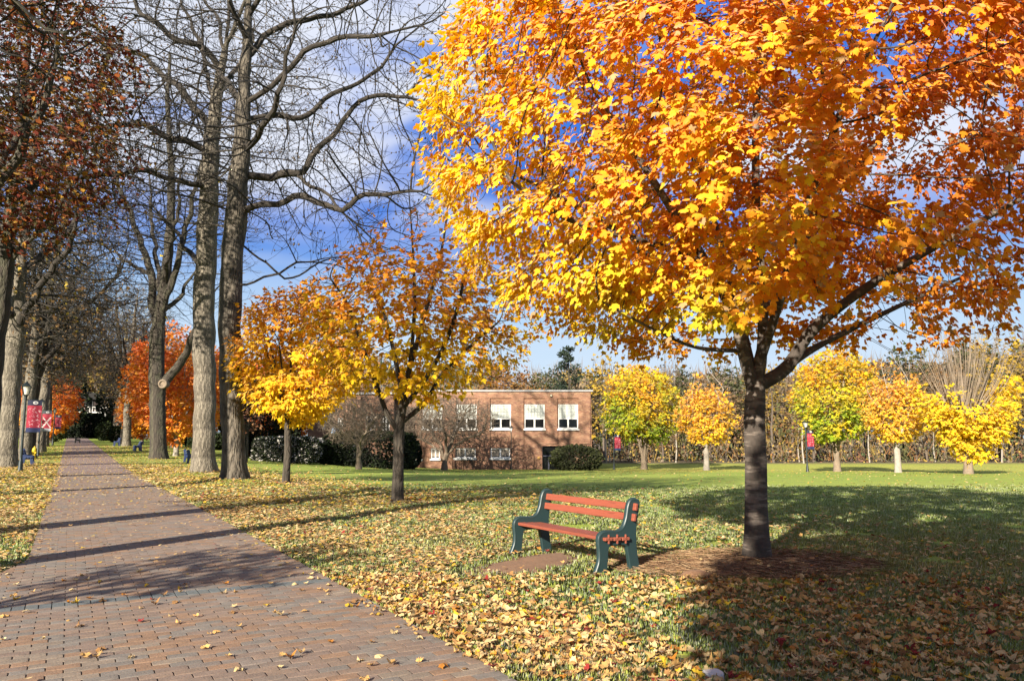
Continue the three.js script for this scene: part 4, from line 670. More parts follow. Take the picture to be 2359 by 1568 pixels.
{ // the mass of the wood behind: twigs, dry leaves and undergrowth
  const b = new MB(true), r = rng(930), tones = [[0.30, 0.19, 0.11], [0.38, 0.27, 0.14], [0.20, 0.18, 0.08], [0.46, 0.26, 0.10], [0.27, 0.20, 0.15], [0.55, 0.38, 0.09]];
  const kinds = [[0.16, 0.17, 0.06], [0.24, 0.23, 0.09], [0.44, 0.22, 0.08], [0.36, 0.26, 0.14], [0.30, 0.24, 0.17], [0.55, 0.38, 0.08], [0.11, 0.15, 0.06], [0.34, 0.17, 0.10]];
  for (let k = 0; k < 640; k++) {       // rounded crowns, row behind row
    const px = -420 + r() * 3150, right = sstep(1250, 1450, px), back = r(), D = lerp(lerp(136, 106, right), lerp(156, 132, right), back), p = at(px, 900, D), g = H(p.x, p.z);
    const top = lerp(17, lerp(13.2, 17.8, sstep(1700, 2350, px)), right) * lerp(0.45 + 0.25 * r(), 1.0 + 0.12 * r(), back), rx = 2 + 2.2 * r(), ry = 2.2 + 2.6 * r(), cy = g + Math.max(ry * 0.8, top - ry), tone = kinds[Math.floor(r() * 8)], dense = 0.5 + 0.7 * r();
    for (let i = 0; i < 330 * dense; i++) { const v = V(r() * 2 - 1, r() * 2 - 1, r() * 2 - 1); if (v.length() > 1) continue; v.multiplyScalar(lerp(1, 1 / v.length(), 0.6 * r())); const o = v.clone(), n = 1 + 0.35 * perlin.noise(v.x * 2 + k, v.y * 2, v.z * 2); put(b, tinyLeaves[i & 1], pose(V(p.x + v.x * rx * n, cy + v.y * ry * n, p.z + v.z * rx * n), V(r() - 0.5, r() - 0.5, r() - 0.5), o.add(V(r() - 0.5, r() * 0.6, r() - 0.5)), 0.45 + 0.6 * r()), shadeOf(tone, r())); }
    for (let i = 0; i < 16; i++) put(b, slivers[i & 1], pose(V(p.x + (r() - 0.5) * rx, cy + (r() - 0.3) * ry, p.z + (r() - 0.5) * rx), V((r() - 0.5) * 0.8, 1, (r() - 0.5) * 0.8), V(r() - 0.5, 0, 1), 2 + 2.5 * r()), [0.26, 0.20, 0.15]);
  }
  for (let i = 0; i < 42000; i++) {     // undergrowth and brush
    const px = -420 + r() * 3150, right = sstep(1250, 1450, px), D = lerp(134, 89, right) + r() * 22, p = at(px, 900, D), g = H(p.x, p.z), top = 1.6 + 5.2 * clamp(0.5 + 1.2 * perlin.noise(px * 0.025, 3.5, D * 0.08) + 0.8 * perlin.noise(px * 0.09, 7.5, D * 0.2), 0, 1), y = g + Math.pow(r(), 1.3) * top;
    const patch = fbm(px * 0.02, y * 0.15, D * 0.05, 3), col = kinds[Math.floor(clamp(0.5 + patch * 1.5 + (r() - 0.5) * 0.4, 0, 0.99) * 8)];
    if (r() < 0.35) put(b, slivers[i & 1], pose(V(p.x, y, p.z), V((r() - 0.5) * 1.3, 0.35 + r(), (r() - 0.5) * 1.3), V(r() - 0.5, r() - 0.1, r() + 0.1), 0.7 + r() * 1.2), shadeOf(col.map((v) => v * 0.8), r()));
    else put(b, tinyLeaves[i & 1], pose(V(p.x, y, p.z), V(r() - 0.5, r() - 0.5, r() - 0.5), V(r() - 0.5, r() - 0.1, r() + 0.1), 0.14 + r() * 0.28), shadeOf(col, r()));
  }
  for (let i = 0; i < 420; i++) { const px = -420 + r() * 3150, right = sstep(1250, 1450, px), D = lerp(134, 92, right) + r() * 34, p = at(px, 900, D), g = H(p.x, p.z), h = 5 + r() * 9, w = 0.03 + r() * 0.07, col = r() < 0.18 ? [0.42, 0.38, 0.32] : [0.2, 0.15, 0.11], lx = (r() - 0.5) * h * 0.2, k = []; for (const [t, e] of [[0, 1], [1, 0.3]]) for (const [a, c2] of [[-1, -0.6], [1, -0.6], [0, 1]]) k.push(b.vert(p.x + a * w * e + lx * t, g + h * t, p.z + c2 * w * e, a, 0, c2, 0, 0, ...col)); for (let j = 0; j < 3; j++) { const j2 = (j + 1) % 3; b.quad(k[j], k[j2], k[3 + j2], k[3 + j]); } }
  tag(mesh('woodland', b.geo(), leafDull), 'brown autumn wood closing the view beyond the lawn and avenue', null, null, 'stuff');
}
{ // tall pine over the roof
  const D = 100, p = at(1310, 900, D), base = onGround(p.x, p.z), tree = thing('pine_tree', 'tall dark pine standing above the flat roof', 'tree', base), r = rng(950), h = EYE + (1004 - 798) / 1790 * D - base.y;
  const tb = new MB(); tube(tb, [V(0, -0.2, 0), V(0.1, h * 0.5, 0), V(0, h, 0)], [0.25, 0.16, 0.02], 8, 0.2, 0, 1); 
  const b = new MB(true);
  for (let k = 0; k < 46; k++) {
    const y = h * (0.42 + 0.57 * k / 46), len = (2.5 * Math.pow(1 - k / 46, 0.6) + 0.35) * (0.6 + 0.6 * r()), a = r() * 6.28, tip = V(Math.cos(a) * len, y + 0.25 * len, Math.sin(a) * len);
    tube(tb, [V(0, y, 0), tip.clone().lerp(V(0, y, 0), 0.5).add(V(0, -0.05, 0)), tip], [0.05, 0.035, 0.01], 4, 0, 0, k);
    for (let j = 0; j < 44; j++) { const t = 0.3 + 0.75 * r(), q = V(tip.x * t, lerp(y, tip.y, t), tip.z * t).add(V(r() - 0.5, (r() - 0.35) * 0.6, r() - 0.5).multiplyScalar(0.75)); put(b, tinyLeaves[j & 1], pose(q, V(r() - 0.5, r() * 0.6, r() - 0.5), V(r() - 0.5, 0.8, r() - 0.5), 0.3), shadeOf([0.035, 0.065, 0.035], r())); }
  }
  mesh('trunk', tb.geo(), barkDark, tree); mesh('crown', b.geo(), leafDull, tree, 'stuff');
}
// ---------------------------------------------------------------- shrubs and hedges
function shrub(name, label, category, c, size, n, cols, leaf, { boxy = 0, seed = 1, turn = 0, group, mat = leafDull, rough = 0.16 } = {}) {
  const g = thing(name, label, category, c, turn, group), r = rng(seed), b = new MB(true), h = V(size.x / 2, size.y / 2, size.z / 2);
  for (let i = 0; i < n; i++) {
    let v = V(r() * 2 - 1, r() * 2 - 1, r() * 2 - 1); const e = boxy ? Math.pow(Math.abs(v.x) ** 6 + Math.abs(v.y) ** 6 + Math.abs(v.z) ** 6, 1 / 6) : v.length(); if (e > 1 || e < 0.05) { i--; continue; }
    const q = lerp(e, 1, 0.75 * r()) / e; const o = v.clone().normalize(); v.multiplyScalar(q * (1 + rough * 2 * fbm(o.x * 2.2 + seed, o.y * 2.2, o.z * 2.2, 3)));
    const p = V(v.x * h.x, h.y + v.y * h.y, v.z * h.z); if (p.y < 0) p.y = r() * 0.2;
    put(b, tinyLeaves[i & 1], pose(p, o.clone().add(V(r() - 0.5, r() - 0.3, r() - 0.5)), o.clone().add(V(r() - 0.5, r() * 0.6, r() - 0.5)), leaf * (0.6 + 0.7 * r())), shadeOf(cols[Math.floor(r() * cols.length)], r()));
  }
  const st = new MB(); for (let k = 0; k < 9; k++) { const a = r() * 6.28, q = 0.25 + 0.5 * r(); tube(st, [V(0.1 * Math.cos(a) * h.x, -0.05, 0.1 * Math.sin(a) * h.z), V(0.4 * q * Math.cos(a) * h.x, h.y * 0.7, 0.4 * q * Math.sin(a) * h.z), V(q * Math.cos(a) * h.x, h.y * 1.5, q * Math.sin(a) * h.z)], [0.035, 0.025, 0.008], 4, 0, 0, k); }
  mesh('stem', st.geo(), barkTwig, g); mesh('foliage', b.geo(), mat, g, 'stuff');
  return g;
}
const GREEN = [[0.045, 0.075, 0.016], [0.07, 0.095, 0.02], [0.03, 0.05, 0.014]], DARKG = [[0.016, 0.03, 0.01], [0.028, 0.045, 0.012], [0.012, 0.02, 0.008]];
shrub('rounded_shrub', 'big rounded olive shrub covering the right side of the door', 'shrub', ground(1328, 1083), V(4.3, 2.0, 2.4), 5200, [[0.07, 0.09, 0.025], [0.11, 0.12, 0.04], [0.05, 0.06, 0.02]], 0.2, { seed: 21 });
{ const p = at(660, 1046, 55), b = onGround(p.x, p.z); shrub('flowering_hedge', 'clipped hedge speckled with white blossoms left of the stone wall', 'hedge', b, V(4.6, 1.75, 1.5), 8000, [...DARKG, ...DARKG, [0.06, 0.09, 0.02], [0.16, 0.19, 0.10], [1, 0.96, 0.9], [1, 0.9, 0.86]], 0.15, { boxy: 1, seed: 23, rough: 0.06 }); }
{ const p = at(850, 1050, 57), b = onGround(p.x, p.z); shrub('dark_hedge', 'tall dark green hedge in front of the left brick wing', 'hedge', b, V(6.6, 2.5, 1.8), 9000, [...DARKG, ...DARKG, [0.05, 0.085, 0.018]], 0.2, { boxy: 1, seed: 24, rough: 0.12 }); }
{ const p = at(945, 1054, 60), b = onGround(p.x, p.z); shrub('dark_shrub', 'dark shrub between the tall hedge and the basement windows', 'shrub', b, V(1.6, 2.2, 1.4), 2600, DARKG, 0.2, { seed: 25 }); }
{ const p = at(600, 1040, 62), b = onGround(p.x, p.z); shrub('dark_evergreen', 'tall dark evergreen behind the flowering hedge', 'shrub', b, V(6.5, 6, 3), 9000, [...DARKG, [0.10, 0.05, 0.02]], 0.3, { seed: 26 }); }
for (const [s, l, w, h, label, cols, sd] of [[100, 4.4, 3.4, 2.7, 'loose green bush left of the path end', [[0.08, 0.11, 0.025], [0.05, 0.07, 0.02], [0.14, 0.15, 0.03]], 31], [106, -1.6, 2.2, 2.4, 'clipped round green bush right of the path end', GREEN, 32], [99, -2.6, 2.0, 1.9, 'sloping green bush beside the pale avenue trunk', GREEN, 33],
  [66, -8.5, 3.4, 1.5, 'low rounded green bush behind the second blue bench', GREEN, 34], [63, -12, 4.2, 1.7, 'wide green bush behind the orange maple stems', DARKG, 35], [56, -13, 3.2, 1.5, 'low dark bush right of the pale stems', DARKG, 36], [74, -9, 4, 1.5, 'far low green bush behind the blue benches', GREEN, 37], [50, -15, 3.2, 1.6, 'dark green bush between the twin trunks and the hedge', [...DARKG, [0.05, 0.08, 0.02]], 38]])
  { const p = onPath(s, l); shrub('green_bush', label, 'shrub', onGround(p.x, p.z), V(w, h, w * 0.8), 2600, cols, 0.22, { seed: sd }); }
for (const [s, l, w, h, sd, label] of [[124, 4.4, 9, 12, 41, 'black-green evergreen left of the dark house'], [129, -5.5, 10, 12, 42, 'black-green evergreen right of the dark house'], [133, 0.6, 8, 3.9, 43, 'dense dark shrubbery below the white balcony']])
  { const p = onPath(s, l); shrub('evergreen_shrub', label, 'shrub', onGround(p.x, p.z), V(w, h, 4), 5200, DARKG, 0.42, { seed: sd }); }
// ---------------------------------------------------------------- the brick building
const brickTex = (() => { const n = tileNoise(201), r = rng(202), t = Array.from({ length: 400 }, () => r()); return dataTex(1024, 1024, (u, v) => { const row = Math.floor(v * 26), off = (row & 1) * 0.5, uu = (u * 8 + off) % 8, col = Math.floor(uu), fu = uu - col, fv = v * 26 - row; const joint = fu < 0.05 || fv < 0.16, tone = t[(row * 8 + col) % 400], k = 0.8 + 0.4 * n(u, v, 5, 5, 4); const c = joint ? [0.40, 0.29, 0.21] : tone < 0.5 ? [0.35, 0.16, 0.092] : tone < 0.75 ? [0.40, 0.20, 0.115] : tone < 0.92 ? [0.26, 0.115, 0.078] : [0.46, 0.27, 0.155]; return c.map((x) => x * k); }, true); })();
const brickMat = new THREE.MeshStandardMaterial({ map: brickTex, roughness: 0.95 });       // uv in tiles of 1.92 m
const whitePaint = std([0.56, 0.55, 0.53], 0.6), copingMat = std([0.40, 0.40, 0.41], 0.7), darkGlass = new THREE.MeshPhysicalMaterial({ color: C(0.006, 0.007, 0.008), roughness: 0.08, specularIntensity: 0.5 }), blackIron = std([0.012, 0.014, 0.015], 0.45, { metalness: 0.3 });
const blindMat = std([0.34, 0.36, 0.33], 0.7), barMat = std([0.42, 0.44, 0.42], 0.7), beigeBlind = std([0.42, 0.35, 0.27], 0.8), roofMat = std([0.2, 0.2, 0.2], 0.9);
function wallUv(g) { const p = g.attributes.position, n = g.attributes.normal, u = g.attributes.uv; for (let i = 0; i < p.count; i++) { const side = Math.abs(n.getX(i)) > 0.7, top = Math.abs(n.getY(i)) > 0.7; u.setXY(i, (side ? p.getZ(i) : p.getX(i)) / 1.92, (top ? p.getZ(i) : p.getY(i)) / 1.92); } return g; }
function pierced(x0, x1, y0, y1, holes, depth) { const s = new THREE.Shape([[x0, y0], [x1, y0], [x1, y1], [x0, y1]].map((p) => new THREE.Vector2(...p))); for (const [a, b, c, d] of holes) s.holes.push(new THREE.Path([[a, c], [a, d], [b, d], [b, c]].map((p) => new THREE.Vector2(...p)))); const g = new THREE.ExtrudeGeometry(s, { depth, bevelEnabled: false }); g.translate(0, 0, -depth); return g; }
function windowUnit(parent, x0, x1, y0, y1, kind, sill = true) {       // local x, y of the opening; the wall face is z = 0
  const w = x1 - x0, h = y1 - y0, cx = (x0 + x1) / 2, t = 0.09, mid = kind === 'tall' ? y0 + h * 0.40 : y1;
  const f = [boxAt(t, h, 0.1, x0 + t / 2, (y0 + y1) / 2, -0.12), boxAt(t, h, 0.1, x1 - t / 2, (y0 + y1) / 2, -0.12), boxAt(w - 2 * t, t, 0.1, cx, y1 - t / 2, -0.12), boxAt(w - 2 * t, t, 0.1, cx, y0 + t / 2, -0.12), boxAt(0.13, mid - y0 - t, 0.1, cx, (y0 + t + mid) / 2, -0.118)];
  if (kind === 'tall') f.push(boxAt(w - 2 * t, 0.08, 0.1, cx, mid, -0.119));
  const win = mesh('window', merged(f), whitePaint, parent);
  for (const s of [-1, 1]) mesh('pane', boxAt(w / 2 - t - 0.065, mid - y0 - t, 0.012, cx + s * (w / 4 - t / 2 + 0.0325), (y0 + t + mid) / 2, -0.15), darkGlass, win);
  if (kind === 'low') for (const s of [-1, 1]) mesh('blind', boxAt(w / 2 - t - 0.07, (mid - y0 - t) * 0.9, 0.012, cx + s * (w / 4 - t / 2 + 0.0325), (y0 + t + mid) / 2 + 0.04, -0.135), beigeBlind, win);
  if (kind === 'tall') {
    mesh('blind', boxAt(w - 2 * t, y1 - t - mid - 0.04, 0.03, cx, (y1 - t + mid + 0.04) / 2, -0.15), blindMat, win);
    const bars = []; for (let k = 1; k < 6; k++) bars.push(boxAt(0.035, y1 - t - mid - 0.04, 0.03, x0 + t + (w - 2 * t) * k / 6, (y1 - t + mid + 0.04) / 2, -0.128)); for (let k = 1; k < 4; k++) bars.push(boxAt(w - 2 * t, 0.018, 0.024, cx, mid + (y1 - t - mid) * k / 4, -0.13));
    mesh('glazing_bar', merged(bars), barMat, win, 'stuff');
  }
  if (sill) mesh('sill', boxAt(w + 0.16, 0.16, 0.32, cx, y0 - 0.08, 0.0), whitePaint, win);
  return win;
}
{
  const D = 69, X = (px) => at(px, 1004, D).x, Y = (py) => at(1180, py, D).y, b = thing('brick_building', 'flat roofed two storey red brick building with white windows behind the lawn', 'building', V(0, 0, -D));
  const x0 = X(908), x1 = X(1363), yb = -3.2, yt = Y(902), ups = [[1208, 1255], [1286, 1332.5], [1130, 1177], [1051, 1098], [972, 1019]].map(([a, c]) => [X(a), X(c), Y(987), Y(930.5)]);
  const lows = [[1130.5, 1175], [1047, 1096]].map(([a, c]) => [X(a), X(c), Y(1054.5), Y(1032)]).concat([[X(993), X(1014), Y(1056), Y(1032)], [X(957), X(972), Y(1057), Y(1036)]]), door = [X(1249), X(1297), -1.9, Y(1027)];
  mesh('wall', wallUv(pierced(x0, x1, yb, yt, [...ups, ...lows, door], 0.36)), brickMat, b);
  // piers and a head band stand a little proud of the bays
  const edges = [908, 970, 1021, 1049.5, 1099.5, 1128.5, 1178.5, 1206.5, 1256.5, 1284.5, 1334, 1360], head = Y(917);
  for (let k = 0; k < edges.length; k += 2) { const a = X(edges[k]), c = X(edges[k + 1]); if (k === 6 || k === 4) { } mesh('pier', wallUv(boxAt(c - a, head - (k >= 8 ? Y(1022) : yb), 0.11, (a + c) / 2, (head + (k >= 8 ? Y(1022) : yb)) / 2, 0.053)), brickMat, b); }
  mesh('band', wallUv(boxAt(x1 - x0 - 0.06, yt - head, 0.112, (x0 + x1) / 2 - 0.02, (yt + head) / 2, 0.054)), brickMat, b);
  mesh('coping', boxAt(x1 - x0 + 0.3, 0.16, 0.75, (x0 + x1) / 2, yt + 0.08, -0.16), copingMat, b);
  mesh('side_wall', wallUv(boxAt(0.36, yt - yb, 13, x1 - 0.18, (yt + yb) / 2, -6.87)), brickMat, b);
  mesh('side_wall', wallUv(boxAt(0.36, yt - yb, 13, x0 + 0.18, (yt + yb) / 2, -6.87)), brickMat, b);
  mesh('rear_wall', wallUv(boxAt(x1 - x0, yt - yb, 0.36, (x0 + x1) / 2, (yt + yb) / 2, -13.56)), brickMat, b);
  mesh('roof', boxAt(x1 - x0 - 0.1, 0.2, 13.2, (x0 + x1) / 2, yt - 0.15, -6.98), roofMat, b);
  for (const w of ups) windowUnit(b, ...w, 'tall');
  for (const w of lows) windowUnit(b, ...w, 'low');
  { const [a, c, lo, hi] = door, blue = std([0.075, 0.08, 0.13], 0.5), t = 0.09, tr = Y(1050), g = [boxAt(t, hi - lo, 0.12, a + t / 2, (hi + lo) / 2, -0.28), boxAt(t, hi - lo, 0.12, c - t / 2, (hi + lo) / 2, -0.28), boxAt(c - a - 2 * t, t, 0.12, (a + c) / 2, hi - t / 2, -0.28), boxAt(c - a - 2 * t, 0.1, 0.12, (a + c) / 2, tr, -0.279), boxAt(0.1, tr - lo - 0.05, 0.12, X(1264), (tr - 0.05 + lo) / 2, -0.279)];
    const d = mesh('door', merged(g), blue, b);
    mesh('pane', boxAt(c - a - 2 * t, hi - tr, 0.02, (a + c) / 2, (hi + tr) / 2, -0.32), darkGlass, d); mesh('pane', boxAt(c - a - 2 * t, tr - lo, 0.02, (a + c) / 2, (tr + lo) / 2, -0.321), darkGlass, d);
    mesh('notice', boxAt(0.13, 0.17, 0.012, X(1269.5), Y(1066), -0.30), std([0.62, 0.66, 0.03], 0.7), d);
    mesh('handle', boxAt(0.03, 0.3, 0.05, X(1265.5), Y(1072), -0.2), std([0.4, 0.4, 0.42], 0.3, { metalness: 0.8 }), d); }
  mesh('wall_lamp', boxAt(0.2, 0.22, 0.14, X(1240.5), Y(1054), 0.07), std([0.55, 0.30, 0.06], 0.6), b);
  mesh('wall_lamp', boxAt(0.16, 0.16, 0.16, X(1270), Y(911), 0.19), std([0.78, 0.7, 0.5], 0.5), b);
  // left wing, nearer
  const w = thing('brick_wing', 'lower left brick wing half hidden by hedge and bare trees', 'building', V(0, 0, -66)), XL = (px) => at(px, 1004, 66).x, YL = (py) => at(1180, py, 66).y, a0 = XL(708), a1 = XL(906), t0 = YL(908);
  const wins = [[XL(842), XL(864), YL(1000), YL(957)], [XL(880), XL(897), YL(1000), YL(957)], [XL(776), XL(790), YL(1016), YL(962)]];
  mesh('wall', wallUv(pierced(a0, a1, -2.5, t0, wins, 0.36)), brickMat, w);
  for (const q of wins) windowUnit(w, ...q, 'plain');
  mesh('coping', boxAt(a1 - a0 + 0.3, 0.16, 0.7, (a0 + a1) / 2, t0 + 0.08, -0.16), copingMat, w);
  mesh('side_wall', wallUv(boxAt(0.36, t0 + 2.5, 9, a0 + 0.18, (t0 - 2.5) / 2, -4.87)), brickMat, w);
  mesh('rear_wall', wallUv(boxAt(a1 - a0, t0 + 2.5, 0.36, (a0 + a1) / 2, (t0 - 2.5) / 2, -9.5)), brickMat, w);
  mesh('roof', boxAt(a1 - a0 - 0.1, 0.2, 9, (a0 + a1) / 2, t0 - 0.15, -4.9), roofMat, w);
  for (const px of [746, 784]) mesh('wall_lamp', new THREE.SphereGeometry(0.2, 12, 10).scale(0.6, 1.2, 0.6).translate(XL(px), YL(984), 0.16), std([0.8, 0.82, 0.85], 0.4), w);
  // terrace with its stone parapet
  const z0 = 60, g0 = at(734, 1004, z0), g1 = at(806, 1004, z0), top = at(760, 1011, z0).y, lo = Math.min(H(g0.x, -z0), H(g1.x, -z0)) - 0.2, tw = thing('terrace_wall', 'grey stone block wall with pale coping under the standing person', 'wall', V(0, 0, -z0)), stoneM = [[0.22, 0.22, 0.23], [0.27, 0.27, 0.27], [0.18, 0.18, 0.19]].map((c) => std(c, 0.95)), r = rng(5);
  mesh('backing', boxAt(g1.x - g0.x - 0.06, top - lo, 0.3, (g0.x + g1.x) / 2, (top + lo) / 2, -0.17), std([0.10, 0.10, 0.10], 1), tw);
  for (let k = 0; k < 4; k++) { const h = (top - lo) / 4; let x = g0.x - 0.02; const first = k & 1 ? 0.3 : 0.62; let n = 0; while (x < g1.x - 0.05) { const wd = Math.min(n++ ? 0.62 : first, g1.x - x); const m = mesh('stone', new RoundedBoxGeometry(wd - 0.02, h - 0.02, 0.2, 1, 0.02), stoneM[Math.floor(r() * 3)], tw); m.position.set(x + wd / 2, lo + h * (k + 0.5), 0.02 + r() * 0.02); x += wd; } }
  mesh('coping', new RoundedBoxGeometry(g1.x - g0.x + 0.16, 0.09, 0.5, 1, 0.015).translate((g0.x + g1.x) / 2, top + 0.045, -0.12), std([0.55, 0.53, 0.49], 0.9), tw);
  mesh('terrace_floor', boxAt(g1.x - g0.x, top - 0.55 - lo, 5.3, (g0.x + g1.x) / 2, (top - 0.55 + lo) / 2, -3.0), std([0.3, 0.29, 0.27], 0.95), tw);
  // person on the terrace
  const feet = at(768, 1004, 62.2), person = thing('person', 'person in light blue jacket and jeans carrying a dark bag above the stone wall', 'person', V(feet.x, top - 0.55, -62.2), -0.7);
  const J = { pel: [0, 0.94, 0], chest: [0, 1.3, 0.02], neck: [0, 1.46, 0.02], head: [0, 1.60, 0.05], shL: [-0.18, 1.40, 0.02], shR: [0.18, 1.40, 0.02], elL: [-0.25, 1.13, -0.02], elR: [0.26, 1.14, 0.05], haL: [-0.24, 0.90, 0.08], haR: [0.24, 0.98, 0.25], hipL: [-0.09, 0.9, 0], hipR: [0.09, 0.9, 0], knL: [-0.1, 0.5, 0.06], knR: [0.1, 0.5, -0.04], anL: [-0.1, 0.08, 0.0], anR: [0.11, 0.08, -0.14], toL: [-0.11, 0.04, 0.15], toR: [0.12, 0.04, 0.0] };
  const body = (bones, cells, c, size) => { const mc = new MarchingCubes(cells, std([1, 1, 1]), false, false, 60000); mc.isolation = 0; const P = (x) => (x / cells - 0.5) * size;
    const bs = bones.map(([a, q, ra, rb]) => [V(...J[a]), V(...J[q]), ra, rb]), v = V(0, 0, 0);
    for (let k = 0; k < cells; k++) for (let j = 0; j < cells; j++) for (let i = 0; i < cells; i++) { v.set(P(i) + c[0], P(j) + c[1], P(k) + c[2]); let s = 0; for (const [a, q, ra, rb] of bs) { const ab = q.clone().sub(a), t = clamp(v.clone().sub(a).dot(ab) / Math.max(ab.lengthSq(), 1e-9), 0, 1), d = v.distanceTo(a.clone().addScaledVector(ab, t)) - lerp(ra, rb, t); s += Math.exp(-d * 45); } mc.field[i + j * cells + k * cells * cells] = Math.log(Math.max(s, 1e-30)) / 45; }
    mc.update(); const n = mc.count, g = new THREE.BufferGeometry(), p = mc.positionArray.slice(0, n * 3); for (let i = 0; i < n * 3; i++) p[i] = p[i] * size / 2 + c[i % 3];
    g.setAttribute('position', new THREE.BufferAttribute(p, 3)); g.setAttribute('normal', new THREE.BufferAttribute(mc.normalArray.slice(0, n * 3), 3)); return g; };
  const bones = [['pel', 'chest', 0.13, 0.14], ['chest', 'neck', 0.11, 0.055], ['neck', 'head', 0.052, 0.10], ['head', 'head', 0.105, 0.105], ['shL', 'shR', 0.065, 0.065], ['shL', 'elL', 0.05, 0.04], ['elL', 'haL', 0.038, 0.03], ['shR', 'elR', 0.05, 0.04], ['elR', 'haR', 0.038, 0.03], ['hipL', 'knL', 0.08, 0.06], ['knL', 'anL', 0.055, 0.04], ['hipR', 'knR', 0.08, 0.06], ['knR', 'anR', 0.055, 0.04], ['anL', 'toL', 0.045, 0.035], ['anR', 'toR', 0.045, 0.035]];
  const wider = (names, by) => bones.filter((q) => names.includes(q[0] + q[1])).map(([a, q, ra, rb]) => [a, q, ra + by, rb + by]);
  mesh('body', body(bones, 60, [0, 0.88, 0], 1.9), std([0.5, 0.33, 0.25], 0.7), person);
  mesh('jacket', body(wider(['pelchest', 'shLshR', 'shLelL', 'elLhaL', 'shRelR', 'elRhaR'], 0.022), 44, [0, 1.18, 0.03], 0.9), std([0.42, 0.58, 0.80], 0.9), person);
  mesh('jeans', body([...wider(['hipLknL', 'knLanL', 'hipRknR', 'knRanR'], 0.022), ['hipL', 'hipR', 0.11, 0.11]], 44, [0, 0.52, 0], 1.15), std([0.34, 0.46, 0.72], 0.9), person);
  mesh('hair', new THREE.SphereGeometry(0.122, 16, 12, 0, 6.3, 0, 1.75).rotateX(-0.35).translate(0, 1.615, 0.035), std([0.06, 0.035, 0.02], 0.8), person);
  const bag = thing('shoulder_bag', 'dark bag held by the person on the terrace', 'bag', V(0, 0, 0)); person.updateMatrixWorld(); bag.position.copy(V(0.26, 0.82, 0.25).applyMatrix4(person.matrixWorld)); bag.rotation.y = -0.7;
  mesh('bag_body', new RoundedBoxGeometry(0.12, 0.26, 0.36, 2, 0.04), std([0.02, 0.02, 0.022], 0.8), bag); mesh('strap', new THREE.TorusGeometry(0.12, 0.014, 6, 16, Math.PI).rotateY(Math.PI / 2).translate(0, 0.12, 0), std([0.02, 0.02, 0.022], 0.8), bag);
  // stair railings
  for (const [xa, xb, zz, label] of [[1062, 1090, 66.6, 'black iron handrail under the left basement windows'], [1088, 1124, 66.9, 'black iron handrail sloping towards the lamp post']]) {
    const A = at(xa, 1042, zz), B = at(xb, 1066, zz), hr = thing('handrail', label, 'railing', V(0, 0, 0)), tb = (p, q, rd) => new THREE.TubeGeometry(new THREE.LineCurve3(p, q), 1, rd, 6);
    mesh('rail', tb(A, B, 0.028), blackIron, hr); mesh('rail', tb(A.clone().add(V(0, -0.4, 0)), B.clone().add(V(0, -0.4, 0)), 0.02), blackIron, hr);
    for (const t of [0, 0.5, 1]) { const p = A.clone().lerp(B, t); mesh('post', tb(p, onGround(p.x, p.z, -0.1), 0.028), blackIron, hr); }
  }
}
{ // dark house at the end of the avenue, its white balcony catching the light
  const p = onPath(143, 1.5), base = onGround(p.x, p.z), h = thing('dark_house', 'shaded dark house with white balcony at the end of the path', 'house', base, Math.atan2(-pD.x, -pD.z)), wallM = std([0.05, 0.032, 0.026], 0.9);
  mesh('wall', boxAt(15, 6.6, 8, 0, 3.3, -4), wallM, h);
  mesh('roof', (() => { const s = new THREE.Shape([new THREE.Vector2(-8.2, 0), new THREE.Vector2(8.2, 0), new THREE.Vector2(0, 1.6)]); return new THREE.ExtrudeGeometry(s, { depth: 9, bevelEnabled: false }).translate(0, 6.6, -8.5); })(), std([0.03, 0.028, 0.028], 0.9), h);
  for (const x of [-5, -1.7, 1.7, 5]) { const w = mesh('window', boxAt(1.1, 1.7, 0.08, x, 5.6, 0.03), std([0.12, 0.12, 0.12], 0.6), h); mesh('pane', boxAt(0.9, 1.5, 0.04, x, 5.6, 0.06), darkGlass, w); }
  const bal = mesh('balcony', boxAt(6.2, 0.22, 1.6, 1.2, 4.35, 0.85), whitePaint, h);
  mesh('rail', boxAt(6.2, 0.1, 0.1, 1.2, 5.25, 1.6), whitePaint, bal);
  for (let k = 0; k < 16; k++) mesh('baluster', boxAt(0.09, 0.8, 0.07, -1.8 + k * 0.4, 4.83, 1.6), whitePaint, bal);
  for (const x of [-1.8, 4.2]) mesh('post', boxAt(0.2, 4.3, 0.2, x, 2.15, 1.5), whitePaint, bal);
}
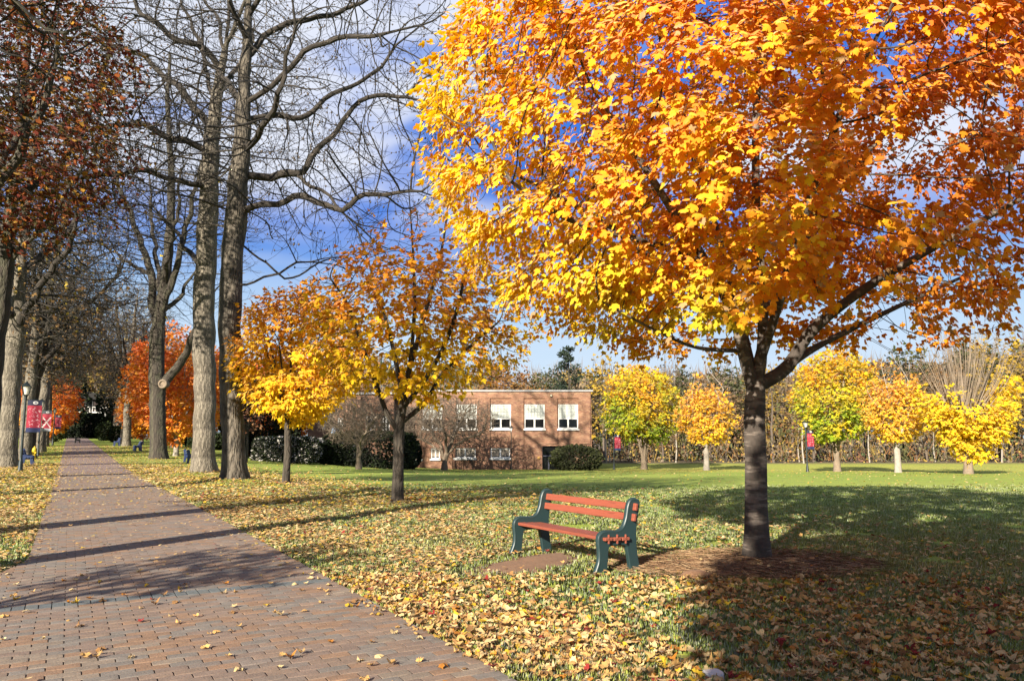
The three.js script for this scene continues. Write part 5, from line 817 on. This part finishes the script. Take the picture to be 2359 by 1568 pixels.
// ---------------------------------------------------------------- lamp posts, banners, hydrant
function bannerTex(kind) {
  const cv = document.createElement('canvas'); cv.width = 256; cv.height = 768; const g = cv.getContext('2d'), r = rng(kind + 60);
  g.fillStyle = kind ? '#c03a50' : '#a81f3c'; g.fillRect(0, 0, 256, 768);
  g.fillStyle = kind ? '#4a5058' : '#1b2444'; g.fillRect(0, 0, 256, 128); g.fillStyle = kind ? '#c9ccd6' : '#1b2a5c'; g.fillRect(0, 664, 256, 104);
  g.fillStyle = '#f2f0ee'; g.beginPath(); g.ellipse(140, 64, 46, 40, 0, 0, 7); g.fill(); g.fillStyle = '#8b90a4'; g.beginPath(); g.ellipse(140, 64, 24, 20, 0, 0, 7); g.fill();
  if (kind) { g.strokeStyle = '#f3dede'; g.lineWidth = 46; g.beginPath(); g.moveTo(10, 640); g.lineTo(236, 250); g.stroke(); g.lineWidth = 34; g.beginPath(); g.moveTo(20, 250); g.lineTo(246, 640); g.stroke(); }
  else { g.strokeStyle = '#eccdd2'; g.lineCap = 'round'; for (let i = 0; i < 46; i++) { const x = 20 + r() * 216, y = 150 + r() * 500; g.lineWidth = 5 + r() * 9; g.globalAlpha = 0.45 + 0.55 * r(); g.beginPath(); g.moveTo(x, y); g.quadraticCurveTo(x + (r() - 0.5) * 50, y + (r() - 0.5) * 60, x + (r() - 0.5) * 60, y + (r() - 0.5) * 70); g.stroke(); } g.globalAlpha = 1; }
  const t = new THREE.CanvasTexture(cv); t.colorSpace = THREE.SRGBColorSpace; return t;
}
const greenIron = std([0.018, 0.032, 0.034], 0.5, { metalness: 0.2 }), lampGlass = new THREE.MeshPhysicalMaterial({ color: C(0.72, 0.71, 0.66), roughness: 0.5, transmission: 0.5, thickness: 0 });
function lampPost(label, p, turn, banner, group) {
  const L = thing('lamp_post', label, 'lamp post', p, turn, group), h = 3.15;
  mesh('base', new THREE.LatheGeometry([[0.13, -0.1], [0.13, 0.06], [0.10, 0.12], [0.085, 0.4], [0.062, 0.5], [0.055, 0.6]].map((q) => new THREE.Vector2(...q)), 14), greenIron, L);
  mesh('pole', new THREE.LatheGeometry([[0.054, 0.6], [0.046, h - 0.1], [0.07, h - 0.06], [0.05, h], [0.075, h + 0.06], [0.06, h + 0.1]].map((q) => new THREE.Vector2(...q)), 14), greenIron, L);
  const lan = mesh('lantern', (() => { const bars = []; for (let k = 0; k < 4; k++) { const a = k * Math.PI / 2 + Math.PI / 4, c = Math.cos(a), s = Math.sin(a); bars.push(new THREE.TubeGeometry(new THREE.LineCurve3(V(c * 0.13, h + 0.12, s * 0.13), V(c * 0.235, h + 0.50, s * 0.235)), 1, 0.014, 5)); } bars.push(new THREE.CylinderGeometry(0.14, 0.10, 0.05, 4, 1).rotateY(Math.PI / 4).translate(0, h + 0.115, 0)); return merged(bars); })(), greenIron, L);
  mesh('lamp_glass', new THREE.CylinderGeometry(0.215, 0.115, 0.37, 4, 1, true).rotateY(Math.PI / 4).translate(0, h + 0.31, 0), lampGlass, lan);
  mesh('cap', merged([new THREE.CylinderGeometry(0.20, 0.265, 0.05, 4).rotateY(Math.PI / 4).translate(0, h + 0.52, 0), new THREE.CylinderGeometry(0.06, 0.20, 0.13, 4).rotateY(Math.PI / 4).translate(0, h + 0.61, 0), new THREE.SphereGeometry(0.035, 8, 6).translate(0, h + 0.70, 0)]), greenIron, lan);
  if (banner !== undefined) {
    for (const y of [1.66, 3.08]) mesh('bracket', new THREE.CylinderGeometry(0.012, 0.012, 0.66, 6).rotateZ(Math.PI / 2).translate(0.34, y, 0), greenIron, L);
    const g = new THREE.BoxGeometry(0.54, 1.38, 0.008, 8, 1, 1).translate(0.36, 2.37, 0), q = g.attributes.position; for (let i = 0; i < q.count; i++) q.setZ(i, q.getZ(i) + 0.035 * Math.sin((q.getX(i) - 0.09) * 9)); g.computeVertexNormals();
    mesh('banner', g, new THREE.MeshStandardMaterial({ map: bannerTex(banner), roughness: 0.85 }), L);
  }
  return L;
}
const acrossTurn = Math.atan2(0.495, 0.869);
const lamp1 = lampPost('dark green lamp post with crimson and navy banner, nearest on the left', ground(45, 1086), acrossTurn, 0);
lampPost('lamp post with red and white banner beside the yellow hydrant', ground(86, 1051), acrossTurn, 1);
{ const p = onPath(84, 3.9); copyOf(lamp1, 'far lamp post with red banner under the orange maple, left of the path', onGround(p.x, p.z), acrossTurn); }
copyOf(lamp1, 'lamp post with banner half under the round maple next to the building', ground(1415, 1081), 0.1);
copyOf(lamp1, 'lamp post with banner half under the round maple right of the big trunk', ground(1861, 1087), 0.1);
lampPost('black lamp post without banner standing before the brick building', ground(1178, 1081), 0.4);
{
  const h = thing('fire_hydrant', 'bright yellow fire hydrant on the grass by the second lamp post', 'hydrant', ground(77, 1057), -0.4), y = std([0.72, 0.50, 0.012], 0.5);
  mesh('barrel', new THREE.LatheGeometry([[0.17, -0.05], [0.17, 0.04], [0.115, 0.06], [0.105, 0.45], [0.15, 0.47], [0.15, 0.52], [0.12, 0.54]].map((q) => new THREE.Vector2(...q)), 18), y, h);
  mesh('bonnet', new THREE.LatheGeometry([[0.12, 0.54], [0.13, 0.58], [0.11, 0.66], [0.06, 0.72], [0.03, 0.73], [0.03, 0.79], [0, 0.79]].map((q) => new THREE.Vector2(...q)), 18), y, h);
  for (const [a, rr] of [[0, 0.075], [Math.PI / 2, 0.055], [-Math.PI / 2, 0.055]]) mesh('nozzle', new THREE.CylinderGeometry(rr, rr, 0.14, 12).rotateX(Math.PI / 2).translate(0, 0.38, 0.14).rotateY(a), y, h);
}
// ---------------------------------------------------------------- benches
const woodTone = tileNoise(301), slatMap = dataTex(512, 128, (u, v) => { const g = woodTone(u, v, 4, 40, 4), s = woodTone(u, v, 30, 30, 2); return 0.74 + 0.5 * (g - 0.5) + 0.2 * s - 0.35 * sstep(0.66, 0.74, woodTone(u, v, 9, 14, 3)); }), slatBump = dataTex(512, 128, (u, v) => woodTone(u, v, 6, 60, 3));
const benchGreen = std([0.022, 0.052, 0.056], 0.42), benchRed = new THREE.MeshStandardMaterial({ color: C(0.43, 0.10, 0.05), map: slatMap, bumpMap: slatBump, bumpScale: 0.003, roughness: 0.62 });
const benchBlueA = std([0.03, 0.055, 0.16], 0.5), benchBlueB = std([0.045, 0.085, 0.22], 0.55);
function bench(label, p, turn, frameM, slatM, group, len = 1.74) {
  const B = thing('park_bench', label, 'bench', p, turn, group), s = new THREE.Shape();
  // side view: x runs from the front (0) to the back
  s.moveTo(-0.075, 0); s.bezierCurveTo(-0.02, 0.10, 0.005, 0.16, -0.005, 0.25); s.bezierCurveTo(-0.015, 0.33, -0.035, 0.40, 0.0, 0.435); s.bezierCurveTo(0.03, 0.465, 0.08, 0.462, 0.13, 0.458); s.bezierCurveTo(0.22, 0.45, 0.29, 0.44, 0.34, 0.50); s.bezierCurveTo(0.39, 0.58, 0.40, 0.68, 0.425, 0.755); s.bezierCurveTo(0.44, 0.80, 0.50, 0.81, 0.545, 0.79); s.bezierCurveTo(0.575, 0.775, 0.57, 0.745, 0.555, 0.71); s.bezierCurveTo(0.53, 0.60, 0.50, 0.48, 0.505, 0.36); s.bezierCurveTo(0.505, 0.24, 0.53, 0.10, 0.56, 0);
  s.lineTo(0.43, 0); s.bezierCurveTo(0.42, 0.12, 0.40, 0.20, 0.385, 0.275); s.bezierCurveTo(0.375, 0.315, 0.30, 0.32, 0.24, 0.318); s.lineTo(0.16, 0.318); s.bezierCurveTo(0.11, 0.318, 0.10, 0.28, 0.098, 0.22); s.bezierCurveTo(0.095, 0.14, 0.08, 0.09, 0.075, 0);
  s.closePath();
  const end = new THREE.ExtrudeGeometry(s, { depth: 0.036, bevelEnabled: true, bevelThickness: 0.01, bevelSize: 0.012, bevelSegments: 3, curveSegments: 14 }).translate(0, 0, -0.018);
  // raised rim along the front and top edge
  const rimPts = [[-0.07, 0.01], [-0.012, 0.14], [-0.004, 0.25], [-0.014, 0.36], [0.004, 0.43], [0.05, 0.458], [0.13, 0.458], [0.25, 0.455], [0.33, 0.49], [0.38, 0.58], [0.42, 0.74], [0.455, 0.79], [0.52, 0.795]].map(([x, y]) => V(x, y, 0)), rim = new THREE.TubeGeometry(new THREE.CatmullRomCurve3(rimPts), 48, 0.022, 8).scale(1, 1, 1.5);
  for (const side of [-1, 1]) {
    const e = mesh('end_frame', merged([end.clone(), rim.clone()]), frameM, B); e.rotation.y = Math.PI / 2; e.position.set(side * (len / 2 - 0.06), 0, 0.26);
  }
  const plank = (w, h, d) => new RoundedBoxGeometry(w, h, d, 2, Math.min(h, d) * 0.22), at2 = (u) => 0.26 - u;
  for (const [u, y] of [[0.085, 0.388], [0.205, 0.382], [0.325, 0.376]]) { const m = mesh('seat_slat', plank(len + 0.03, 0.036, 0.105), slatM, B); m.position.set(0, y, at2(u)); for (const side of [-1, 1]) { const k = mesh('pin', new RoundedBoxGeometry(0.02, 0.10, 0.018, 1, 0.004), slatM, m); k.position.set(side * (len / 2 + 0.005), 0, 0); } }
  for (const [u, y, t] of [[0.487, 0.715, -0.2], [0.462, 0.60, -0.16]]) { const m = mesh('back_slat', plank(len + 0.03, 0.082, 0.034), slatM, B); m.position.set(0, y, at2(u)); m.rotation.x = t; }
  return B;
}
const faceTurn = Math.atan2(pN.x, pN.z);
{
  const q = [[1184, 1277], [1375, 1323], [1467, 1316], [1269, 1271]].map(([x, y]) => ground(x, y)), mid = q.reduce((a, p) => a.add(p), V(0, 0, 0)).multiplyScalar(0.25), dir = q[1].clone().sub(q[0]).add(q[2].clone().sub(q[3])).normalize();
  console.log('bench', q.map((p) => p.toArray().map((v) => v.toFixed(2)).join(' ')).join(' | '), 'len', q[1].distanceTo(q[0]).toFixed(2), q[2].distanceTo(q[3]).toFixed(2), 'deep', q[0].distanceTo(q[3]).toFixed(2));
  bench('red slatted park bench with dark green end frames on the leafy lawn', V(mid.x, H(mid.x, mid.z) - 0.005, mid.z), Math.atan2(-dir.z, dir.x), benchGreen, benchRed, null, 1.86);
}
for (const [px, py, turn, label] of [[437, 1066, faceTurn + Math.PI, 'blue park bench partly hidden by the left twin trunk'], [316, 1039, faceTurn, 'blue park bench before the orange maple, middle one right of the path'], [268, 1027, faceTurn, 'small far blue park bench beside the pale avenue trunk'], [61, 1070, faceTurn + Math.PI, 'blue park bench half hidden behind the first lamp post'], [177, 1021, faceTurn + Math.PI, 'dark far bench at the left edge of the path by the bush']])
  bench(label, ground(px, py), turn, px === 177 ? blackIron : benchBlueA, px === 177 ? blackIron : benchBlueB, null, 1.7);
// ---------------------------------------------------------------- grass and fallen leaves
const offPath = (x, z) => { const [s, l] = toPath(x, z); return [s, Math.max(-l, l - pathW(s)), l]; };
const inBlob = (x, z, c, rx, rz, turn) => { const a = x - c.x, b = z - c.z, u = a * Math.cos(turn) + b * Math.sin(turn), v = -a * Math.sin(turn) + b * Math.cos(turn); return (u / rx) ** 2 + (v / rz) ** 2; };
const bareAt = (x, z) => Math.min(inBlob(x, z, dirtC, 1.2, 0.5, -0.95), inBlob(x, z, V(MAPLE.x - 0.2, 0, MAPLE.z + 0.25), 1.5, 0.9, -0.15));
{
  const r = rng(1201), b = new MB();
  for (let k = 0; k < 11; k++) { const a = r() * 6.28, o = 0.045 * Math.sqrt(r()), x = Math.cos(a) * o, z = Math.sin(a) * o, h = 0.022 + 0.03 * r(), lean = (r() - 0.3) * 0.035, t = r() * 6.28, w = 0.0036, dx = Math.cos(t), dz = Math.sin(t);
    const p = (y, s, e) => b.vert(x + dx * s * w + Math.cos(a) * e, y, z + dz * s * w + Math.sin(a) * e, Math.cos(a) * 0.3, 0.9, Math.sin(a) * 0.3);
    const v0 = p(0, -1, 0), v1 = p(0, 1, 0), v2 = p(h * 0.6, -0.8, lean * 0.4), v3 = p(h * 0.6, 0.8, lean * 0.4), v4 = p(h, 0, lean); b.quad(v0, v1, v3, v2); b.tri(v2, v3, v4); }
  const g = b.geo(), list = [];
  for (let i = 0; i < 900000 && list.length < 140000; i++) {
    const D = 2.5 + 26.7 * Math.pow(r(), 1.1), x = (r() * 2 - 1) * (1 + D * 0.9), z = -D; if (r() > 1.0 - (D - 4) * 0.04) continue;
    const [s, off] = offPath(x, z); if (off < 0.02) continue;
    const e = bareAt(x, z); if (e < 1.2 && r() > (e - 0.35) * 1.1) continue;
    if (fbm(x * 1.4, 2.2, z * 1.4, 3) < -0.22) continue;
    list.push([x, z]);
  }
  const m = new THREE.InstancedMesh(g, new THREE.MeshPhysicalMaterial({ color: C(1, 1, 1), roughness: 1, transmission: 0.25, thickness: 0, side: THREE.DoubleSide }), list.length), q = new THREE.Quaternion(), col = C(0, 0, 0);
  list.forEach(([x, z], i) => { const s = 0.75 + 0.6 * r(), n = clamp(0.5 + fbm(x * 0.5, 1, z * 0.5, 3) * 1.4 + (r() - 0.5) * 0.5, 0, 1), c = mixc([0.28, 0.40, 0.016], [0.50, 0.49, 0.07], n * n); m.setMatrixAt(i, mx.compose(onGround(x, z, -0.004), q.setFromAxisAngle(V(0, 1, 0), r() * 6.28), V(s, s * (0.8 + 0.5 * r()), s))); m.setColorAt(i, col.setRGB(...c)); });
  m.name = 'grass'; m.castShadow = m.receiveShadow = true; scene.add(m); tag(m, 'short green grass blades of the near lawn', null, null, 'stuff');
}
{
  const r = rng(1301), KINDS = [['tan', [0.84, 0.50, 0.17]], ['pale tan', [0.95, 0.70, 0.34]], ['brown', [0.42, 0.22, 0.08]], ['yellow', [0.80, 0.52, 0.03]], ['orange', [0.66, 0.26, 0.03]], ['dark red', [0.34, 0.03, 0.025]]];
  const pick = (near) => { const v = r(); return v < 0.38 ? 0 : v < 0.66 ? 1 : v < 0.84 ? 2 : v < 0.92 ? 3 : v < 0.97 ? 4 : 5; };
  const withStalk = dryLeaves.map((g, k) => { const st = new MB(), n = 4; for (let i = 0; i <= n; i++) { const t = i / n, w = 0.014; for (const e of [-1, 1]) st.vert(e * w + 0.10 * t * t * (k - 2) / 2, 0.02 - 0.72 * t, 0.05 * Math.sin(t * 2.6), 0, 0, 1); } for (let i = 0; i < n; i++) st.quad(i * 2, i * 2 + 1, i * 2 + 3, i * 2 + 2); const a = g.toNonIndexed(), c = st.geo().toNonIndexed(), m = mergeGeometries([a, c]); m.setIndex([...Array(m.attributes.position.count).keys()]); return m; });
  const list = [];
  const cover = (x, z) => {       // leaves to the square metre
    const [s, off, l] = offPath(x, z), D = -z, patch = fbm(x * 0.55, 3.1, z * 0.55, 4), fine = fbm(x * 2.1, 6.2, z * 2.1, 2);
    if (off < 0) { const edge = Math.min(l, pathW(s) - l); return (7 + 9 * sstep(6, 16, D)) + 75 * Math.exp(-edge / 0.12) * (1 + 1.5 * fine); }
    const right = l < 0, strip = right ? 430 * Math.exp(-Math.pow(off / 3.9, 2)) * sstep(-16, -2, s + 12) : 360 * Math.exp(-off / 3.2);
    const dM = Math.hypot(x - MAPLE.x, z - MAPLE.z), under = 150 * Math.exp(-Math.pow(dM / 4.6, 2)) + 185 * sstep(9.5, 5.5, D) * sstep(-0.5, 1.2, x), mid = 150 * Math.exp(-Math.pow(Math.hypot(x + 2.4, z + 18) / 4.6, 2));
    let d = Math.max(strip, under, mid) * clamp(0.86 + patch * 2.4 + fine * 0.9, 0.04, 1.5) + 0.9;
    if (D > 42) d = d * 0.5 + 0.3;
    const e = bareAt(x, z); if (e < 1.2) d *= inBlob(x, z, dirtC, 1.2, 0.5, -0.95) < 1 ? 0.07 : 0.35;
    return d;
  };
  const zone = (n, d0, d1, wide) => { const cell = []; for (let i = 0; i < n; i++) { const D = Math.sqrt(lerp(d0 * d0, d1 * d1, r())), x = (r() * 2 - 1) * D * wide; cell.push([x, -D]); } const area = wide * (d1 * d1 - d0 * d0), per = n / area; for (const [x, z] of cell) if (r() < cover(x, z) / per) list.push([x, z]); };
  zone(9000, 1.2, 4.3, 1.2); zone(60000, 4.3, 9, 1.1); zone(200000, 9, 20, 0.9); zone(80000, 20, 42, 0.70); zone(60000, 42, 78, 0.70);
  for (let i = 0; i < 1500; i++) { const D = 42 + 26 * r(), x = (r() * 2 - 1) * D * 0.7; const [s, off] = offPath(x, -D); list.push([x, -D]); }
  for (const o of list) {
    const [x, z] = o, [s, off] = offPath(x, z), D = -z, k = pick(), on = off < 0;
    const p = onGround(x, z, on ? 0.034 + 0.006 * r() : 0.016 + 0.05 * r() * r()), up = V((r() - 0.5) * (on ? 0.35 : 1.1), 1, (r() - 0.5) * (on ? 0.35 : 1.1)); if (r() < 0.3) up.multiplyScalar(-1);
    const a = r() * 6.28, size = (D > 20 ? 0.10 : lerp(0.066, 0.08, sstep(8, 16, D))) * (0.6 + 0.65 * r()) * (on ? 0.9 : 1);
    const b = 0.8 + 0.4 * r(), far = D > 16 && r() < 0.25; o.col = (far ? [0.80, 0.56, 0.05] : KINDS[k][1]).map((v) => v * b); o.k = k; o.p = p; o.tip = V(Math.cos(a), (r() - 0.5) * 0.2, Math.sin(a)); o.up = up; o.size = size; o.on = on; o.v = Math.floor(r() * 15);
    if (up.y < 0) p.y += 0.035 * size / 0.13;
    o.see = inFrame(p, -6) ? size / project(p)[2] * (on ? 1.7 : 1) : 0;
  }
  list.sort((a, b) => b.see - a.see);
  const leafM = KINDS.map(([, c]) => [0.82, 1, 1.15].map((f) => { const m = leafMat(0.22, { roughness: 1, vertexColors: false }); m.color.setRGB(...c.map((v) => v * f)); return m; }));
  const litter = new MB(true);
  const protos = new Map();
  list.forEach((o, i) => {
    const m = pose(o.p, o.tip, o.up, o.size);
    if (i >= 300) { const D = -o.p.z; put(litter, !o.see && D < 12 ? lowLeaves[o.v & 1] : D < 5.6 ? withStalk[o.v % 5] : D < 8.5 ? dryMid[o.v % 3] : D < 17 ? lowLeaves[o.v & 1] : tinyLeaves[o.v & 1], m, o.col); return; }
    const place = o.on ? 'on the brick path' : 'on the near lawn';
    const where = o.on ? (o.p.z > -6.2 ? 'near the lower edge' : o.p.z > -8.6 ? 'by the grey paver band' : 'beyond the grey band') + (toPath(o.p.x, o.p.z)[1] < 1 ? ', right side' : ', left side') : o.p.x < 0.2 ? 'beside the path edge' : o.p.x < 1.2 ? 'in the sunny strip below the bench' : o.p.x < 2.3 ? 'at the edge of the foreground shade' : 'deep in the shade at lower right';
    const e = mesh('fallen_leaf', withStalk[o.v % 5], leafM[o.k][o.v % 3]); m.decompose(e.position, e.quaternion, e.scale);
    tag(e, `dry ${KINDS[o.k][0]} maple leaf ${place} ${where}`, 'leaf', `${KINDS[o.k][0]} fallen leaves ${place} ${where}`);
  });
  tag(mesh('leaf_litter', litter.geo(), leafMat(0.22, { roughness: 1 })), 'tan and yellow fallen maple leaves strewn over lawn and path', null, null, 'stuff');
  console.log('litter', list.length, 'tris', litter.ni / 3);
}
{ // loose pine straw on the bed round the maple
  const r = rng(1401), b = new MB(true), cols = [[0.42, 0.26, 0.14], [0.30, 0.17, 0.09], [0.55, 0.38, 0.22], [0.20, 0.11, 0.06]];
  for (let i = 0; i < 5200; i++) { const a = r() * 6.28, q = Math.sqrt(r()) * 1.12, x = strawBed[0] + Math.cos(a) * q * 1.4, z = strawBed[1] + Math.sin(a) * q * 0.85, t = r() * 6.28; if (Math.hypot(x - MAPLE.x, z - MAPLE.z) < 0.17) continue; put(b, slivers[i & 1], pose(onGround(x, z, 0.03 + 0.02 * r()), V(Math.cos(t), (r() - 0.4) * 0.25, Math.sin(t)), V((r() - 0.5) * 0.4, 1, (r() - 0.5) * 0.4), 0.10 + 0.12 * r()), cols[Math.floor(r() * 4)]); }
  tag(mesh('pine_straw', b.geo(), leafMat(0, { roughness: 1 })), 'loose brown pine straw spread round the foot of the big maple', null, null, 'stuff');
}
{ // white sprinkler cover showing at the lower edge
  const p = ground(1643, 1562), g = thing('drain_cap', 'small white plastic cap in the grass at the bottom edge', 'cap', V(p.x, p.y, p.z));
  mesh('cap_top', new THREE.LatheGeometry([[0, 0.05], [0.05, 0.048], [0.068, 0.035], [0.072, 0.0]].map((q) => new THREE.Vector2(...q)).reverse(), 20), std([0.78, 0.78, 0.8], 0.5), g);
}
{ // sunlit base colours in the range of real surfaces: white paint and glass are given as they are
  const seen = new Set([whitePaint, blindMat, darkGlass, lampGlass]); scene.traverse((o) => { if (o.isMesh && !seen.has(o.material)) { seen.add(o.material); o.material.color.multiplyScalar(o.material === leafBright || o.parent.name === 'maple_tree' && o.name.startsWith('leaf') ? 0.70 : o.name === 'lawn' || o.name === 'grass' ? 0.66 : 0.49); } }); }
{ let t = 0; const done = new Set(); scene.traverse((o) => { if (o.isMesh && !o.isInstancedMesh && !done.has(o.geometry)) { done.add(o.geometry); t += (o.geometry.index ? o.geometry.index.count : o.geometry.attributes.position.count) / 3; } }); console.log('triangles', t); }
camera.far = 3000; camera.updateProjectionMatrix();
renderer.render(scene, camera);
